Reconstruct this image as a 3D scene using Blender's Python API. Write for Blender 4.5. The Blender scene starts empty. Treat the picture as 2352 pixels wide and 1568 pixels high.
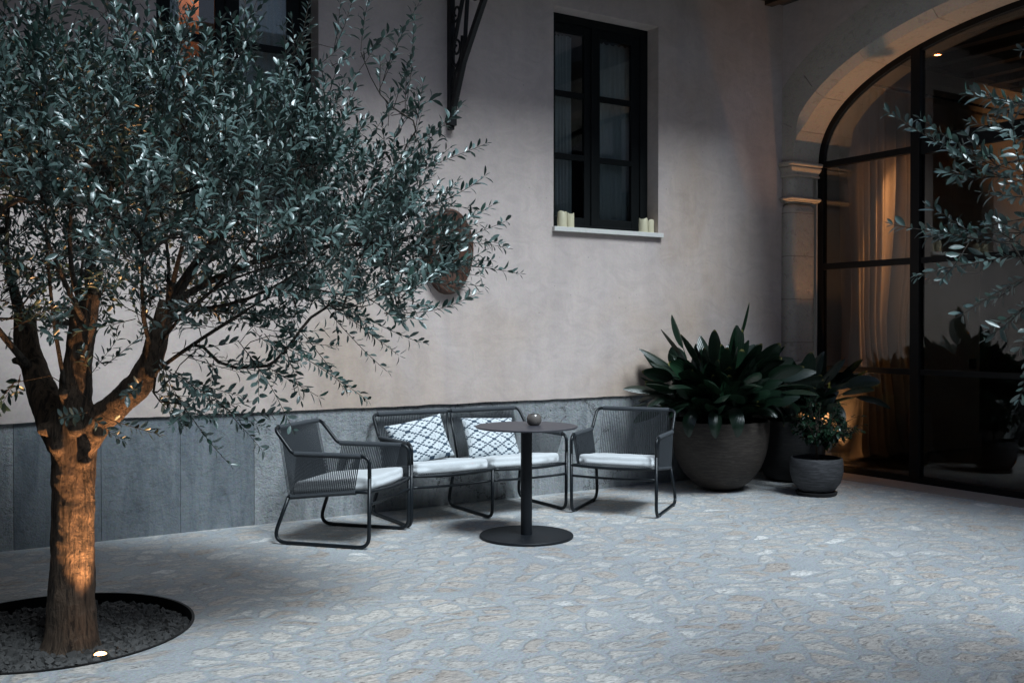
import bpy, math, random
from math import sin, cos, pi, radians, sqrt, atan2, floor
from mathutils import Vector, Matrix, noise

S = bpy.context.scene
# ------------------------------------------------------------------ camera
EYE = 1.38
YAW = radians(32.1)
FX, FY = sin(YAW), cos(YAW)          # view direction on the ground
RX, RY = cos(YAW), -sin(YAW)         # direction to the right
cam_d = bpy.data.cameras.new('camera'); cam = bpy.data.objects.new('camera', cam_d)
S.collection.objects.link(cam); S.camera = cam
cam.location = (0, 0, EYE)
cam.rotation_euler = (radians(90 - 0.67), 0, -YAW)
cam_d.lens = 35.3; cam_d.sensor_width = 36; cam_d.clip_end = 200; cam_d.clip_start = 0.05

# ------------------------------------------------------------------ sky, soft overhead daylight, exposure
w = bpy.data.worlds.new('World'); S.world = w; w.use_nodes = True
nt = w.node_tree; nt.nodes.clear()
out = nt.nodes.new('ShaderNodeOutputWorld'); bg = nt.nodes.new('ShaderNodeBackground')
sky = nt.nodes.new('ShaderNodeTexSky'); sky.sky_type = 'NISHITA'; sky.sun_disc = False
sky.sun_elevation = radians(57); sky.sun_rotation = radians(173); sky.altitude = 50
nt.links.new(sky.outputs[0], bg.inputs[0]); nt.links.new(bg.outputs[0], out.inputs[0])
bg.inputs[1].default_value = 0.05
sun_d = bpy.data.lights.new('sky_light', 'SUN'); sun_d.energy = 2.4; sun_d.angle = radians(21)
sun_d.color = (0.80, 0.92, 1.0)
sun = bpy.data.objects.new('sky_light', sun_d); S.collection.objects.link(sun)
SUN_EL, SUN_AZ = radians(57), radians(7)      # light travels towards the house wall and a little to -x
sun.rotation_euler = Vector((-sin(SUN_AZ) * cos(SUN_EL), cos(SUN_AZ) * cos(SUN_EL), -sin(SUN_EL))).to_track_quat('-Z', 'Y').to_euler(); sun.location = (1, 1, 12)
S.view_settings.view_transform = 'Standard'; S.view_settings.look = 'None'
S.view_settings.exposure = 0.97; S.view_settings.gamma = 1.0
S.cycles.max_bounces = 7; S.cycles.transparent_max_bounces = 12
S.cycles.sample_clamp_indirect = 3.0
try: S.cycles.use_denoising = True
except Exception: pass

def G(px, py, d):
    """point of the place at forward distance d seen at (px,py) of a 2352-wide print"""
    a = (px - 1176) / 2306 * d
    return Vector((a * RX + d * FX, a * RY + d * FY, EYE - (py - 757) / 2306 * d))

# ------------------------------------------------------------------ materials
def newmat(name):
    m = bpy.data.materials.new(name); m.use_nodes = True
    return m, m.node_tree, m.node_tree.nodes['Principled BSDF']
def N(t, kind, **kw):
    n = t.nodes.new(kind)
    for k, v in kw.items():
        if k.startswith('i_'): n.inputs[k[2:].replace('_', ' ')].default_value = v
        else: setattr(n, k, v)
    return n
def ramp(t, stops, mode='LINEAR'):
    r = t.nodes.new('ShaderNodeValToRGB'); e = r.color_ramp.elements; r.color_ramp.interpolation = mode
    while len(e) < len(stops): e.new(0.5)
    for k, (p, c) in enumerate(stops):
        e[k].position = p; e[k].color = c if len(c) == 4 else (*c, 1)
    return r
def mix(t, fac, a, b, blend='MIX'):
    m = t.nodes.new('ShaderNodeMix'); m.data_type = 'RGBA'; m.blend_type = blend
    for sock, v in ((m.inputs[0], fac), (m.inputs[6], a), (m.inputs[7], b)):
        if isinstance(v, bpy.types.NodeSocket): t.links.new(v, sock)
        elif isinstance(v, (int, float)): sock.default_value = v
        else: sock.default_value = (*v, 1) if len(v) == 3 else v
    return m.outputs[2]
def maths(t, op, a, b=None, c=None):
    m = t.nodes.new('ShaderNodeMath'); m.operation = op
    for k, v in enumerate((a, b, c)):
        if v is None: continue
        if isinstance(v, bpy.types.NodeSocket): t.links.new(v, m.inputs[k])
        else: m.inputs[k].default_value = v
    return m.outputs[0]
def coords(t, scale=(1, 1, 1), what='Object'):
    tc = t.nodes.new('ShaderNodeTexCoord'); mp = t.nodes.new('ShaderNodeMapping')
    mp.inputs['Scale'].default_value = scale
    t.links.new(tc.outputs[what], mp.inputs[0]); return mp.outputs[0]
def noise_n(t, vec, scale, detail=5, rough=0.55, dist=0.0):
    n = t.nodes.new('ShaderNodeTexNoise'); t.links.new(vec, n.inputs['Vector'])
    n.inputs['Scale'].default_value = scale; n.inputs['Detail'].default_value = detail
    n.inputs['Roughness'].default_value = rough; n.inputs['Distortion'].default_value = dist
    return n
def bump(t, b, h, strength=0.3, dist=0.01):
    n = t.nodes.new('ShaderNodeBump'); n.inputs['Strength'].default_value = strength
    n.inputs['Distance'].default_value = dist; t.links.new(h, n.inputs['Height'])
    t.links.new(n.outputs[0], b.inputs['Normal']); return n

def simple(name, col, rough=0.5, metal=0.0, var=0.12, scale=20, bmp=0.0, spec=0.5, bscale=None):
    m, t, b = newmat(name)
    v = coords(t); n = noise_n(t, v, scale)
    c = mix(t, n.outputs[0], tuple(x * (1 - var) for x in col), tuple(x * (1 + var) for x in col))
    t.links.new(c, b.inputs['Base Color'])
    b.inputs['Roughness'].default_value = rough; b.inputs['Metallic'].default_value = metal
    b.inputs['Specular IOR Level'].default_value = spec
    if bmp:
        n2 = noise_n(t, v, bscale or scale * 6); bump(t, b, n2.outputs[0], bmp, 0.004)
    return m

def mat_plaster():
    m, t, b = newmat('pink_lime_plaster'); v = coords(t)
    big = noise_n(t, v, 0.55, 4, 0.55, 0.6); stain = ramp(t, [(0.48, (0, 0, 0)), (0.66, (1, 1, 1))]); t.links.new(big.outputs[0], stain.inputs[0])
    
    mid = noise_n(t, v, 2.2, 6, 0.6, 0.3)
    c = mix(t, mid.outputs[0], (0.48, 0.41, 0.38), (0.575, 0.495, 0.462))
    c = mix(t, maths(t, 'MULTIPLY', stain.outputs[0], 0.85), c, (0.46, 0.36, 0.29))
    fine = noise_n(t, v, 60, 4, 0.6); c = mix(t, 0.12, c, fine.outputs[1], 'OVERLAY')
    # vertical wash marks
    vs = coords(t, (3.2, 3.2, 0.5)); st = noise_n(t, vs, 1.6, 5, 0.6, 0.4)
    r2 = ramp(t, [(0.35, (0.88, 0.88, 0.90)), (0.6, (1.04, 1.03, 1.02))]); t.links.new(st.outputs[0], r2.inputs[0])
    c = mix(t, 0.6, c, r2.outputs[0], 'MULTIPLY')
    # trowel sweeps, fine pits and a few hairline cracks
    tw_ = noise_n(t, coords(t, (1, 1, 1.6)), 3.4, 7, 0.7, 1.8); r3 = ramp(t, [(0.4, (0.93, 0.93, 0.93)), (0.5, (1.0, 1.0, 1.0)), (0.6, (1.05, 1.05, 1.05))]); t.links.new(tw_.outputs[0], r3.inputs[0]); c = mix(t, 0.9, c, r3.outputs[0], 'MULTIPLY')
    pt_ = t.nodes.new('ShaderNodeTexVoronoi'); pt_.inputs['Scale'].default_value = 7; t.links.new(v, pt_.inputs[0]); c = mix(t, maths(t, 'MULTIPLY', maths(t, 'LESS_THAN', pt_.outputs['Distance'], 0.035), 0.5), c, (0.12, 0.11, 0.10))
    t.links.new(c, b.inputs['Base Color']); b.inputs['Roughness'].default_value = 0.9
    h = noise_n(t, v, 9, 8, 0.65); bump(t, b, h.outputs[0], 0.25, 0.02); return m

def mat_stone(name, c1, c2, dark, scale=1.0, bs=0.5, rough=0.75, pit=0.6, crack=0.0, joint=0.0):
    m, t, b = newmat(name); v = coords(t)
    a = noise_n(t, v, 1.8 * scale, 8, 0.65, 0.4); c = mix(t, a.outputs[0], c1, c2)
    f = noise_n(t, v, 14 * scale, 6, 0.7, 0.5); r = ramp(t, [(0.30, (1, 1, 1)), (0.46, (0, 0, 0))]); t.links.new(f.outputs[0], r.inputs[0])
    c = mix(t, maths(t, 'MULTIPLY', r.outputs[0], pit), c, dark)
    e = noise_n(t, v, 45 * scale, 4, 0.6); c = mix(t, 0.25, c, e.outputs[1], 'OVERLAY')
    cr = None
    if crack:
        wn = noise_n(t, v, 4, 5, 0.7); vm = t.nodes.new('ShaderNodeVectorMath'); vm.operation = 'MULTIPLY_ADD'; t.links.new(wn.outputs[1], vm.inputs[0]); vm.inputs[1].default_value = (0.35, 0.35, 0.35); t.links.new(v, vm.inputs[2])
        vo = t.nodes.new('ShaderNodeTexVoronoi'); vo.feature = 'DISTANCE_TO_EDGE'; vo.inputs['Scale'].default_value = 2.4; t.links.new(vm.outputs[0], vo.inputs[0])
        on = noise_n(t, v, 2.2, 2); cr = maths(t, 'MULTIPLY', maths(t, 'LESS_THAN', vo.outputs[0], 0.010), maths(t, 'GREATER_THAN', on.outputs[0], 0.53)); c = mix(t, maths(t, 'MULTIPLY', cr, crack), c, (0.07, 0.07, 0.07))
        vs = coords(t, (2.0, 2.0, 0.35)); sk = noise_n(t, vs, 5, 6, 0.7, 0.8); r4 = ramp(t, [(0.35, (0.72, 0.74, 0.76)), (0.5, (1, 1, 1)), (0.65, (1.22, 1.2, 1.18))]); t.links.new(sk.outputs[0], r4.inputs[0]); c = mix(t, 0.9, c, r4.outputs[0], 'MULTIPLY')
    if joint:
        sz = t.nodes.new('ShaderNodeSeparateXYZ'); t.links.new(v, sz.inputs[0]); wj = noise_n(t, v, 12, 3)
        zz_ = maths(t, 'FRACT', maths(t, 'MULTIPLY_ADD', wj.outputs[0], 0.03, maths(t, 'DIVIDE', sz.outputs[2], joint))); c = mix(t, maths(t, 'MULTIPLY', maths(t, 'LESS_THAN', zz_, 0.018), 0.7), c, dark)
    t.links.new(c, b.inputs['Base Color']); b.inputs['Roughness'].default_value = rough
    b.inputs['Specular IOR Level'].default_value = 0.3
    h = maths(t, 'ADD', maths(t, 'MULTIPLY', f.outputs[0], 1.0), maths(t, 'MULTIPLY', e.outputs[0], 0.5))
    bump(t, b, h, bs, 0.012); return m

def mat_floor():
    m, t, b = newmat('flush_cobble_paving'); v = coords(t)
    wob = noise_n(t, v, 5.0, 4, 0.6); wob2 = noise_n(t, v, 26.0, 3, 0.6)
    vm = t.nodes.new('ShaderNodeVectorMath'); vm.operation = 'MULTIPLY_ADD'
    t.links.new(wob.outputs[1], vm.inputs[0]); vm.inputs[1].default_value = (0.17, 0.17, 0.0); t.links.new(v, vm.inputs[2])
    vm2 = t.nodes.new('ShaderNodeVectorMath'); vm2.operation = 'MULTIPLY_ADD'
    t.links.new(wob2.outputs[1], vm2.inputs[0]); vm2.inputs[1].default_value = (0.045, 0.045, 0.0); t.links.new(vm.outputs[0], vm2.inputs[2])
    lw = noise_n(t, v, 1.3, 2, 0.5); vm3 = t.nodes.new('ShaderNodeVectorMath'); vm3.operation = 'MULTIPLY_ADD'
    t.links.new(lw.outputs[1], vm3.inputs[0]); vm3.inputs[1].default_value = (0.5, 0.5, 0.0); t.links.new(vm2.outputs[0], vm3.inputs[2]); vm2 = vm3
    mp = t.nodes.new('ShaderNodeMapping'); mp.inputs['Rotation'].default_value = (0, 0, radians(28)); mp.inputs['Scale'].default_value = (0.80, 1.12, 0)
    t.links.new(vm2.outputs[0], mp.inputs[0])
    e = t.nodes.new('ShaderNodeTexVoronoi'); e.feature = 'DISTANCE_TO_EDGE'; e.inputs['Scale'].default_value = 6.9; e.voronoi_dimensions = '2D'
    f = t.nodes.new('ShaderNodeTexVoronoi'); f.feature = 'F1'; f.inputs['Scale'].default_value = 6.9; f.voronoi_dimensions = '2D'
    t.links.new(mp.outputs[0], e.inputs[0]); t.links.new(mp.outputs[0], f.inputs[0])
    sep = t.nodes.new('ShaderNodeSeparateColor'); t.links.new(f.outputs['Color'], sep.inputs[0])
    # every stone sits at its own level under the mortar: joints differ in width
    thr = maths(t, 'MULTIPLY_ADD', sep.outputs[1], 0.07, 0.035)
    d = maths(t, 'SUBTRACT', e.outputs[0], thr)
    d = maths(t, 'MINIMUM', d, maths(t, 'MULTIPLY', maths(t, 'SUBTRACT', 0.60, f.outputs['Distance']), 0.9))
    rag = noise_n(t, v, 45, 5, 0.75)
    d = maths(t, 'ADD', d, maths(t, 'MULTIPLY', maths(t, 'SUBTRACT', rag.outputs[0], 0.5), 0.22))
    mask = ramp(t, [(0.0, (0, 0, 0)), (0.12, (1, 1, 1))]); t.links.new(d, mask.inputs[0])
    sc = ramp(t, [(0.0, (0.43, 0.38, 0.34)), (0.25, (0.52, 0.475, 0.435)), (0.5, (0.46, 0.455, 0.445)), (0.75, (0.55, 0.52, 0.485)), (0.94, (0.57, 0.555, 0.53)), (0.98, (0.59, 0.58, 0.56)), (1.0, (0.74, 0.73, 0.71))])
    t.links.new(sep.outputs[0], sc.inputs[0])
    # flaky striations inside the stones
    vs = coords(t, (9, 26, 1)); mp2 = vs.node; mp2.inputs['Rotation'].default_value = (0, 0, radians(30))
    st = noise_n(t, vs, 3.0, 7, 0.72, 0.8); sr = ramp(t, [(0.39, (0.28, 0.27, 0.27)), (0.475, (0.90, 0.90, 0.90)), (0.55, (1.02, 1.02, 1.02)), (0.62, (1.38, 1.38, 1.38))]); t.links.new(st.outputs[0], sr.inputs[0])
    stone = mix(t, 0.85, sc.outputs[0], sr.outputs[0], 'MULTIPLY')
    mv = noise_n(t, v, 1.2, 7, 0.65, 0.5); mortar = mix(t, mv.outputs[0], (0.33, 0.355, 0.378), (0.485, 0.505, 0.518))
    mf = noise_n(t, v, 110, 3, 0.6); mortar = mix(t, 0.35, mortar, mf.outputs[1], 'OVERLAY')
    gr = noise_n(t, coords(t, (14, 40, 1)), 4.0, 6, 0.75, 0.6); gq = ramp(t, [(0.39, (0.45, 0.46, 0.48)), (0.47, (0.97, 0.97, 0.97)), (0.56, (1.0, 1.0, 1.0)), (0.65, (1.3, 1.3, 1.3))]); t.links.new(gr.outputs[0], gq.inputs[0]); mortar = mix(t, 0.7, mortar, gq.outputs[0], 'MULTIPLY')
    worn = noise_n(t, v, 1.6, 4, 0.6, 0.5); wr = ramp(t, [(0.34, (0.72, 0.72, 0.72)), (0.5, (1.0, 1.0, 1.0))]); t.links.new(worn.outputs[0], wr.inputs[0])
    c = mix(t, maths(t, 'MULTIPLY', mask.outputs[0], wr.outputs[0]), mortar, stone)
    rimd = maths(t, 'ABSOLUTE', maths(t, 'SUBTRACT', d, 0.03)); rl = ramp(t, [(0.0, (1, 1, 1)), (0.035, (0, 0, 0))]); t.links.new(rimd, rl.inputs[0])
    jn = noise_n(t, v, 3.0, 3); c = mix(t, maths(t, 'MULTIPLY', rl.outputs[0], maths(t, 'MULTIPLY', jn.outputs[0], 0.55)), c, (0.22, 0.235, 0.25))
    bigp = noise_n(t, v, 0.7, 5, 0.6); br = ramp(t, [(0.3, (0.82, 0.83, 0.85)), (0.65, (1.08, 1.07, 1.05))]); t.links.new(bigp.outputs[0], br.inputs[0])
    c = mix(t, 0.8, c, br.outputs[0], 'MULTIPLY')
    # a few dark specks
    sp = t.nodes.new('ShaderNodeTexVoronoi'); sp.inputs['Scale'].default_value = 9; t.links.new(v, sp.inputs[0])
    sd = maths(t, 'LESS_THAN', sp.outputs['Distance'], 0.035); c = mix(t, maths(t, 'MULTIPLY', sd, 0.75), c, (0.07, 0.07, 0.07))
    t.links.new(c, b.inputs['Base Color'])
    rr = ramp(t, [(0.3, (0.50, 0.5, 0.5)), (0.7, (0.72, 0.72, 0.72))]); t.links.new(st.outputs[0], rr.inputs[0])
    t.links.new(rr.outputs[0], b.inputs['Roughness']); b.inputs['Specular IOR Level'].default_value = 0.4
    h = maths(t, 'ADD', maths(t, 'MULTIPLY', mask.outputs[0], 0.5), maths(t, 'MULTIPLY', st.outputs[0], 0.9))
    h = maths(t, 'ADD', h, maths(t, 'MULTIPLY', wob2.outputs[0], 0.6)); h = maths(t, 'ADD', h, maths(t, 'MULTIPLY', wob.outputs[0], 1.5))
    bump(t, b, h, 0.75, 0.014); return m

def mat_bark(name, c1, c2, stretch=0.12, k=1.0):
    m, t, b = newmat(name); v = coords(t, (1, 1, stretch)); v2 = coords(t)
    n = noise_n(t, v, 38 * k, 7, 0.7, 1.2); n2 = noise_n(t, v2, 9, 5, 0.6, 0.6)
    c = mix(t, n.outputs[0], c1, c2)
    r = ramp(t, [(0.40, (0.10, 0.10, 0.10)), (0.49, (0.9, 0.9, 0.9)), (0.62, (1.25, 1.25, 1.25))]); t.links.new(n.outputs[0], r.inputs[0]); c = mix(t, 0.8, c, r.outputs[0], 'MULTIPLY')
    r2 = ramp(t, [(0.35, (0.6, 0.6, 0.6)), (0.6, (1.1, 1.1, 1.1))]); t.links.new(n2.outputs[0], r2.inputs[0]); c = mix(t, 0.7, c, r2.outputs[0], 'MULTIPLY')
    t.links.new(c, b.inputs['Base Color']); b.inputs['Roughness'].default_value = 0.9
    h = maths(t, 'ADD', n.outputs[0], maths(t, 'MULTIPLY', n2.outputs[0], 0.8)); bump(t, b, h, 1.0, 0.03); return m

def mat_leaf(name, dark, light, back, rough=0.35, vein=0.0, spec=0.5, bands=None):
    m, t, b = newmat(name)
    geo = t.nodes.new('ShaderNodeNewGeometry'); 
    c = mix(t, geo.outputs['Random Per Island'], dark, light)
    if vein:
        u = t.nodes.new('ShaderNodeUVMap'); sx = t.nodes.new('ShaderNodeSeparateXYZ'); t.links.new(u.outputs[0], sx.inputs[0])
        wv = maths(t, 'SINE', maths(t, 'MULTIPLY', sx.outputs[0], 60.0)); wv = maths(t, 'MULTIPLY_ADD', wv, 0.5, 0.5)
        c = mix(t, maths(t, 'MULTIPLY', wv, vein), c, tuple(min(1, x * 2.2) for x in light))
        # yellowed tip
        tip = ramp(t, [(0.93, (0, 0, 0)), (1.0, (1, 1, 1))]); t.links.new(sx.outputs[1], tip.inputs[0])
        pick = maths(t, 'GREATER_THAN', geo.outputs['Random Per Island'], 0.45)
        c = mix(t, maths(t, 'MULTIPLY', maths(t, 'MULTIPLY', tip.outputs[0], pick), 0.8), c, (0.35, 0.30, 0.10))
        bump(t, b, wv, 0.35, 0.003)
    c = mix(t, geo.outputs['Backfacing'], c, back)
    t.links.new(c, b.inputs['Base Color']); b.inputs['Roughness'].default_value = rough
    b.inputs['Specular IOR Level'].default_value = spec
    return m

def mat_glass(name, rough=0.0, tint=(0.9, 0.92, 0.92), boost=1.0):
    m, t, b = newmat(name); t.nodes.remove(b)
    o = [n for n in t.nodes if n.type == 'OUTPUT_MATERIAL'][0]
    tr = N(t, 'ShaderNodeBsdfTransparent'); tr.inputs[0].default_value = (*tint, 1)
    gl = N(t, 'ShaderNodeBsdfGlossy'); gl.inputs['Roughness'].default_value = rough
    fr = N(t, 'ShaderNodeFresnel'); fr.inputs[0].default_value = 1.5
    mx = N(t, 'ShaderNodeMixShader'); f = maths(t, 'MULTIPLY', fr.outputs[0], boost)
    t.links.new(f, mx.inputs[0]); t.links.new(tr.outputs[0], mx.inputs[1]); t.links.new(gl.outputs[0], mx.inputs[2])
    t.links.new(mx.outputs[0], o.inputs[0]); return m

def mat_fabric(name, col, scale=260, bmp=0.25, trans=0.0, var=0.1):
    m, t, b = newmat(name); v = coords(t)
    n = noise_n(t, v, 7, 5, 0.6); n2 = noise_n(t, v, scale, 2, 0.5)
    c = mix(t, n.outputs[0], tuple(x * (1 - var) for x in col), tuple(min(1, x * (1 + var)) for x in col))
    c = mix(t, 0.3, c, n2.outputs[0], 'OVERLAY')
    t.links.new(c, b.inputs['Base Color']); b.inputs['Roughness'].default_value = 0.95; b.inputs['Specular IOR Level'].default_value = 0.1
    try: b.inputs['Sheen Weight'].default_value = 0.15
    except Exception: pass
    h = maths(t, 'ADD', n2.outputs[0], maths(t, 'MULTIPLY', n.outputs[0], 2.5)); bump(t, b, h, bmp, 0.006); return m

def mat_ikat():
    m, t, b = newmat('white_fabric_with_navy_lattice')
    u = t.nodes.new('ShaderNodeUVMap'); sx = t.nodes.new('ShaderNodeSeparateXYZ'); t.links.new(u.outputs[0], sx.inputs[0])
    # cells across the width; threads shift in small steps so diagonals read as ragged dashes
    X = maths(t, 'MULTIPLY', sx.outputs[0], 3.5); Y = maths(t, 'MULTIPLY', sx.outputs[1], 6.1)
    Yq = maths(t, 'DIVIDE', maths(t, 'FLOOR', maths(t, 'MULTIPLY', Y, 7.0)), 7.0)
    nz = noise_n(t, u.outputs[0], 30, 2); Xj = maths(t, 'ADD', X, maths(t, 'MULTIPLY', maths(t, 'SUBTRACT', nz.outputs[0], 0.5), 0.10))
    a = maths(t, 'PINGPONG', maths(t, 'ADD', Xj, Yq), 0.5); c_ = maths(t, 'PINGPONG', maths(t, 'SUBTRACT', Xj, Yq), 0.5)
    near = maths(t, 'MINIMUM', a, c_); line = maths(t, 'LESS_THAN', near, 0.08)
    far = maths(t, 'MINIMUM', a, c_); dot = maths(t, 'GREATER_THAN', far, 0.42)
    k = maths(t, 'MAXIMUM', line, dot)
    c = mix(t, k, (0.58, 0.62, 0.64), (0.05, 0.075, 0.105))
    t.links.new(c, b.inputs['Base Color']); b.inputs['Roughness'].default_value = 0.95; b.inputs['Specular IOR Level'].default_value = 0.1
    v = coords(t); n2 = noise_n(t, v, 9, 5, 0.6); bump(t, b, n2.outputs[0], 0.5, 0.02); return m

def mat_wood(name, c1, c2, axis=(14, 14, 1.2), rough=0.5, bmp=0.3):
    m, t, b = newmat(name); v = coords(t, axis); n = noise_n(t, v, 2.5, 7, 0.65, 1.0)
    r = ramp(t, [(0.3, c1), (0.65, c2)]); t.links.new(n.outputs[0], r.inputs[0])
    t.links.new(r.outputs[0], b.inputs['Base Color']); b.inputs['Roughness'].default_value = rough; bump(t, b, n.outputs[0], bmp, 0.005); return m

def mat_emit(name, col, power):
    m, t, b = newmat(name); b.inputs['Base Color'].default_value = (*col, 1)
    b.inputs['Emission Color'].default_value = (*col, 1); b.inputs['Emission Strength'].default_value = power; return m

def mat_scratched_clay(name, c1, c2, c3, rough=0.6):
    m, t, b = newmat(name); v = coords(t, (4, 4, 40)); v2 = coords(t)
    n = noise_n(t, v, 2.4, 6, 0.7, 0.6); n2 = noise_n(t, v2, 3.0, 6, 0.65, 0.4)
    c = mix(t, n2.outputs[0], c1, c2); r = ramp(t, [(0.46, (0, 0, 0)), (0.62, (1, 1, 1))]); t.links.new(n.outputs[0], r.inputs[0])
    c = mix(t, maths(t, 'MULTIPLY', r.outputs[0], 0.45), c, c3)
    t.links.new(c, b.inputs['Base Color']); b.inputs['Roughness'].default_value = rough; b.inputs['Specular IOR Level'].default_value = 0.2
    bump(t, b, n.outputs[0], 0.2, 0.003); return m

M = dict(
    plaster=mat_plaster(),
    dado=mat_stone('grey_stone_slab', (0.20, 0.22, 0.235), (0.34, 0.355, 0.36), (0.13, 0.135, 0.14), 1.8, 1.0, pit=0.8, crack=0.8),
    dado2=mat_stone('smooth_grey_slab_shade_toned', (0.115, 0.133, 0.148), (0.185, 0.207, 0.225), (0.08, 0.088, 0.095), 1.5, 0.6, 0.8, 0.6, crack=0.35),  # smooth darker slabs, their grey lowered further to carry the shade there
    lime=mat_stone('limestone', (0.36, 0.32, 0.27), (0.52, 0.46, 0.385), (0.17, 0.15, 0.13), 1.2, 0.6, pit=0.4),
    limej=mat_stone('limestone_blocks', (0.34, 0.30, 0.255), (0.52, 0.46, 0.385), (0.16, 0.14, 0.12), 1.3, 0.7, pit=0.6, joint=0.42),
    sill=mat_stone('white_stone_sill', (0.55, 0.54, 0.51), (0.66, 0.64, 0.61), (0.45, 0.44, 0.42), 2, 0.2),
    thresh=mat_stone('worn_limestone_paving', (0.27, 0.24, 0.21), (0.36, 0.32, 0.28), (0.2, 0.18, 0.16), 1.2, 0.3),
    floor=mat_floor(),
    black=simple('black_steel', (0.004, 0.0045, 0.005), 0.5, 0.0, 0.15, 30, 0.05, 0.25),
    tube=simple('powder_coated_tube', (0.006, 0.009, 0.012), 0.38, 0.0, 0.1, 40, 0.04, 0.35),
    rope=simple('charcoal_rope', (0.055, 0.062, 0.070), 0.85, 0, 0.2, 120, 0.5, 0.25, 900),
    cush=mat_fabric('off_white_canvas', (0.56, 0.585, 0.60)),
    ikat=mat_ikat(),
    top=simple('grey_laminate', (0.045, 0.045, 0.055), 0.42, 0, 0.12, 6, 0.02, 0.4),
    base=simple('black_powder_coat', (0.007, 0.009, 0.012), 0.5, 0, 0.25, 14, 0.05, 0.25),
    wframe=simple('black_painted_wood', (0.0035, 0.005, 0.0055), 0.6, 0, 0.2, 14, 0.1, 0.2),
    glass=mat_glass('window_glass', 0.0, (0.86, 0.9, 0.9), 1.0),
    glass2=mat_glass('screen_glass', 0.0, (0.9, 0.9, 0.88), 1.0),
    sheer=mat_fabric('sheer_white_curtain', (0.42, 0.44, 0.44), 120, 0.1),
    linen=mat_fabric('linen_drape', (0.42, 0.33, 0.24), 160, 0.35),
    wax=simple('ivory_wax', (0.62, 0.57, 0.40), 0.5, 0, 0.05, 12, 0.03),
    darkwood=mat_wood('dark_beam_wood', (0.014, 0.011, 0.009), (0.04, 0.03, 0.022), (2, 14, 14)),
    redwood=mat_wood('old_red_brown_wood', (0.022, 0.009, 0.006), (0.085, 0.035, 0.019), (16, 16, 1.4), 0.55, 0.6),
    orange=mat_wood('orange_stained_shutter', (0.34, 0.13, 0.05), (0.46, 0.19, 0.08), (10, 10, 1), 0.6),
    roomwall=simple('room_plaster', (0.50, 0.42, 0.34), 0.9, 0, 0.06, 1.5, 0.1),
    roomfloor=simple('dark_polished_floor', (0.07, 0.055, 0.045), 0.25, 0, 0.2, 2, 0.03),
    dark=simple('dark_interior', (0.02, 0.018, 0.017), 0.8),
    cream=simple('cream_door_paint', (0.42, 0.35, 0.28), 0.6, 0, 0.05, 3),
    bark=mat_bark('olive_bark', (0.045, 0.030, 0.021), (0.165, 0.112, 0.076)),
    limb=mat_bark('olive_limb_bark', (0.035, 0.028, 0.022), (0.10, 0.078, 0.06), 0.3, 1.3),
    olive=mat_leaf('olive_leaf', (0.010, 0.032, 0.026), (0.055, 0.115, 0.090), (0.085, 0.135, 0.125), 0.36, spec=1.0),
    aspid=mat_leaf('cast_iron_plant_leaf', (0.003, 0.010, 0.005), (0.007, 0.024, 0.011), (0.005, 0.015, 0.008), 0.34, 0.30),
    shrub=mat_leaf('glossy_shrub_leaf', (0.006, 0.018, 0.010), (0.015, 0.042, 0.022), (0.012, 0.03, 0.018), 0.25),
    soil=simple('potting_soil', (0.03, 0.024, 0.02), 0.95, 0, 0.4, 60, 0.8),
    stem=simple('shrub_stem', (0.05, 0.035, 0.025), 0.8, 0, 0.3, 60, 0.4),
    gravel=simple('grey_gravel', (0.075, 0.074, 0.073), 0.85, 0, 0.5, 22, 0.3),
    bowl=mat_scratched_clay('brown_scratched_clay', (0.022, 0.019, 0.017), (0.045, 0.038, 0.033), (0.095, 0.080, 0.070)),
    pot=mat_scratched_clay('grey_scratched_clay', (0.035, 0.036, 0.039), (0.062, 0.063, 0.067), (0.14, 0.14, 0.15)),
    potd=mat_scratched_clay('dark_clay', (0.015, 0.015, 0.017), (0.028, 0.028, 0.028), (0.05, 0.048, 0.046)),
    smoke=simple('smoked_glass', (0.14, 0.125, 0.115), 0.18, 0.0, 0.3, 30, 0.03, 0.6),
    iron=simple('wrought_iron', (0.008, 0.008, 0.009), 0.55, 0.2, 0.2, 30, 0.2),
    lampglow=mat_emit('warm_lamp_lens', (1.0, 0.50, 0.17), 11),
    plastic=simple('black_socket_plastic', (0.015, 0.014, 0.013), 0.4),
    metal=simple('brushed_lamp_metal', (0.25, 0.24, 0.23), 0.35, 0.9),
)

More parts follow.
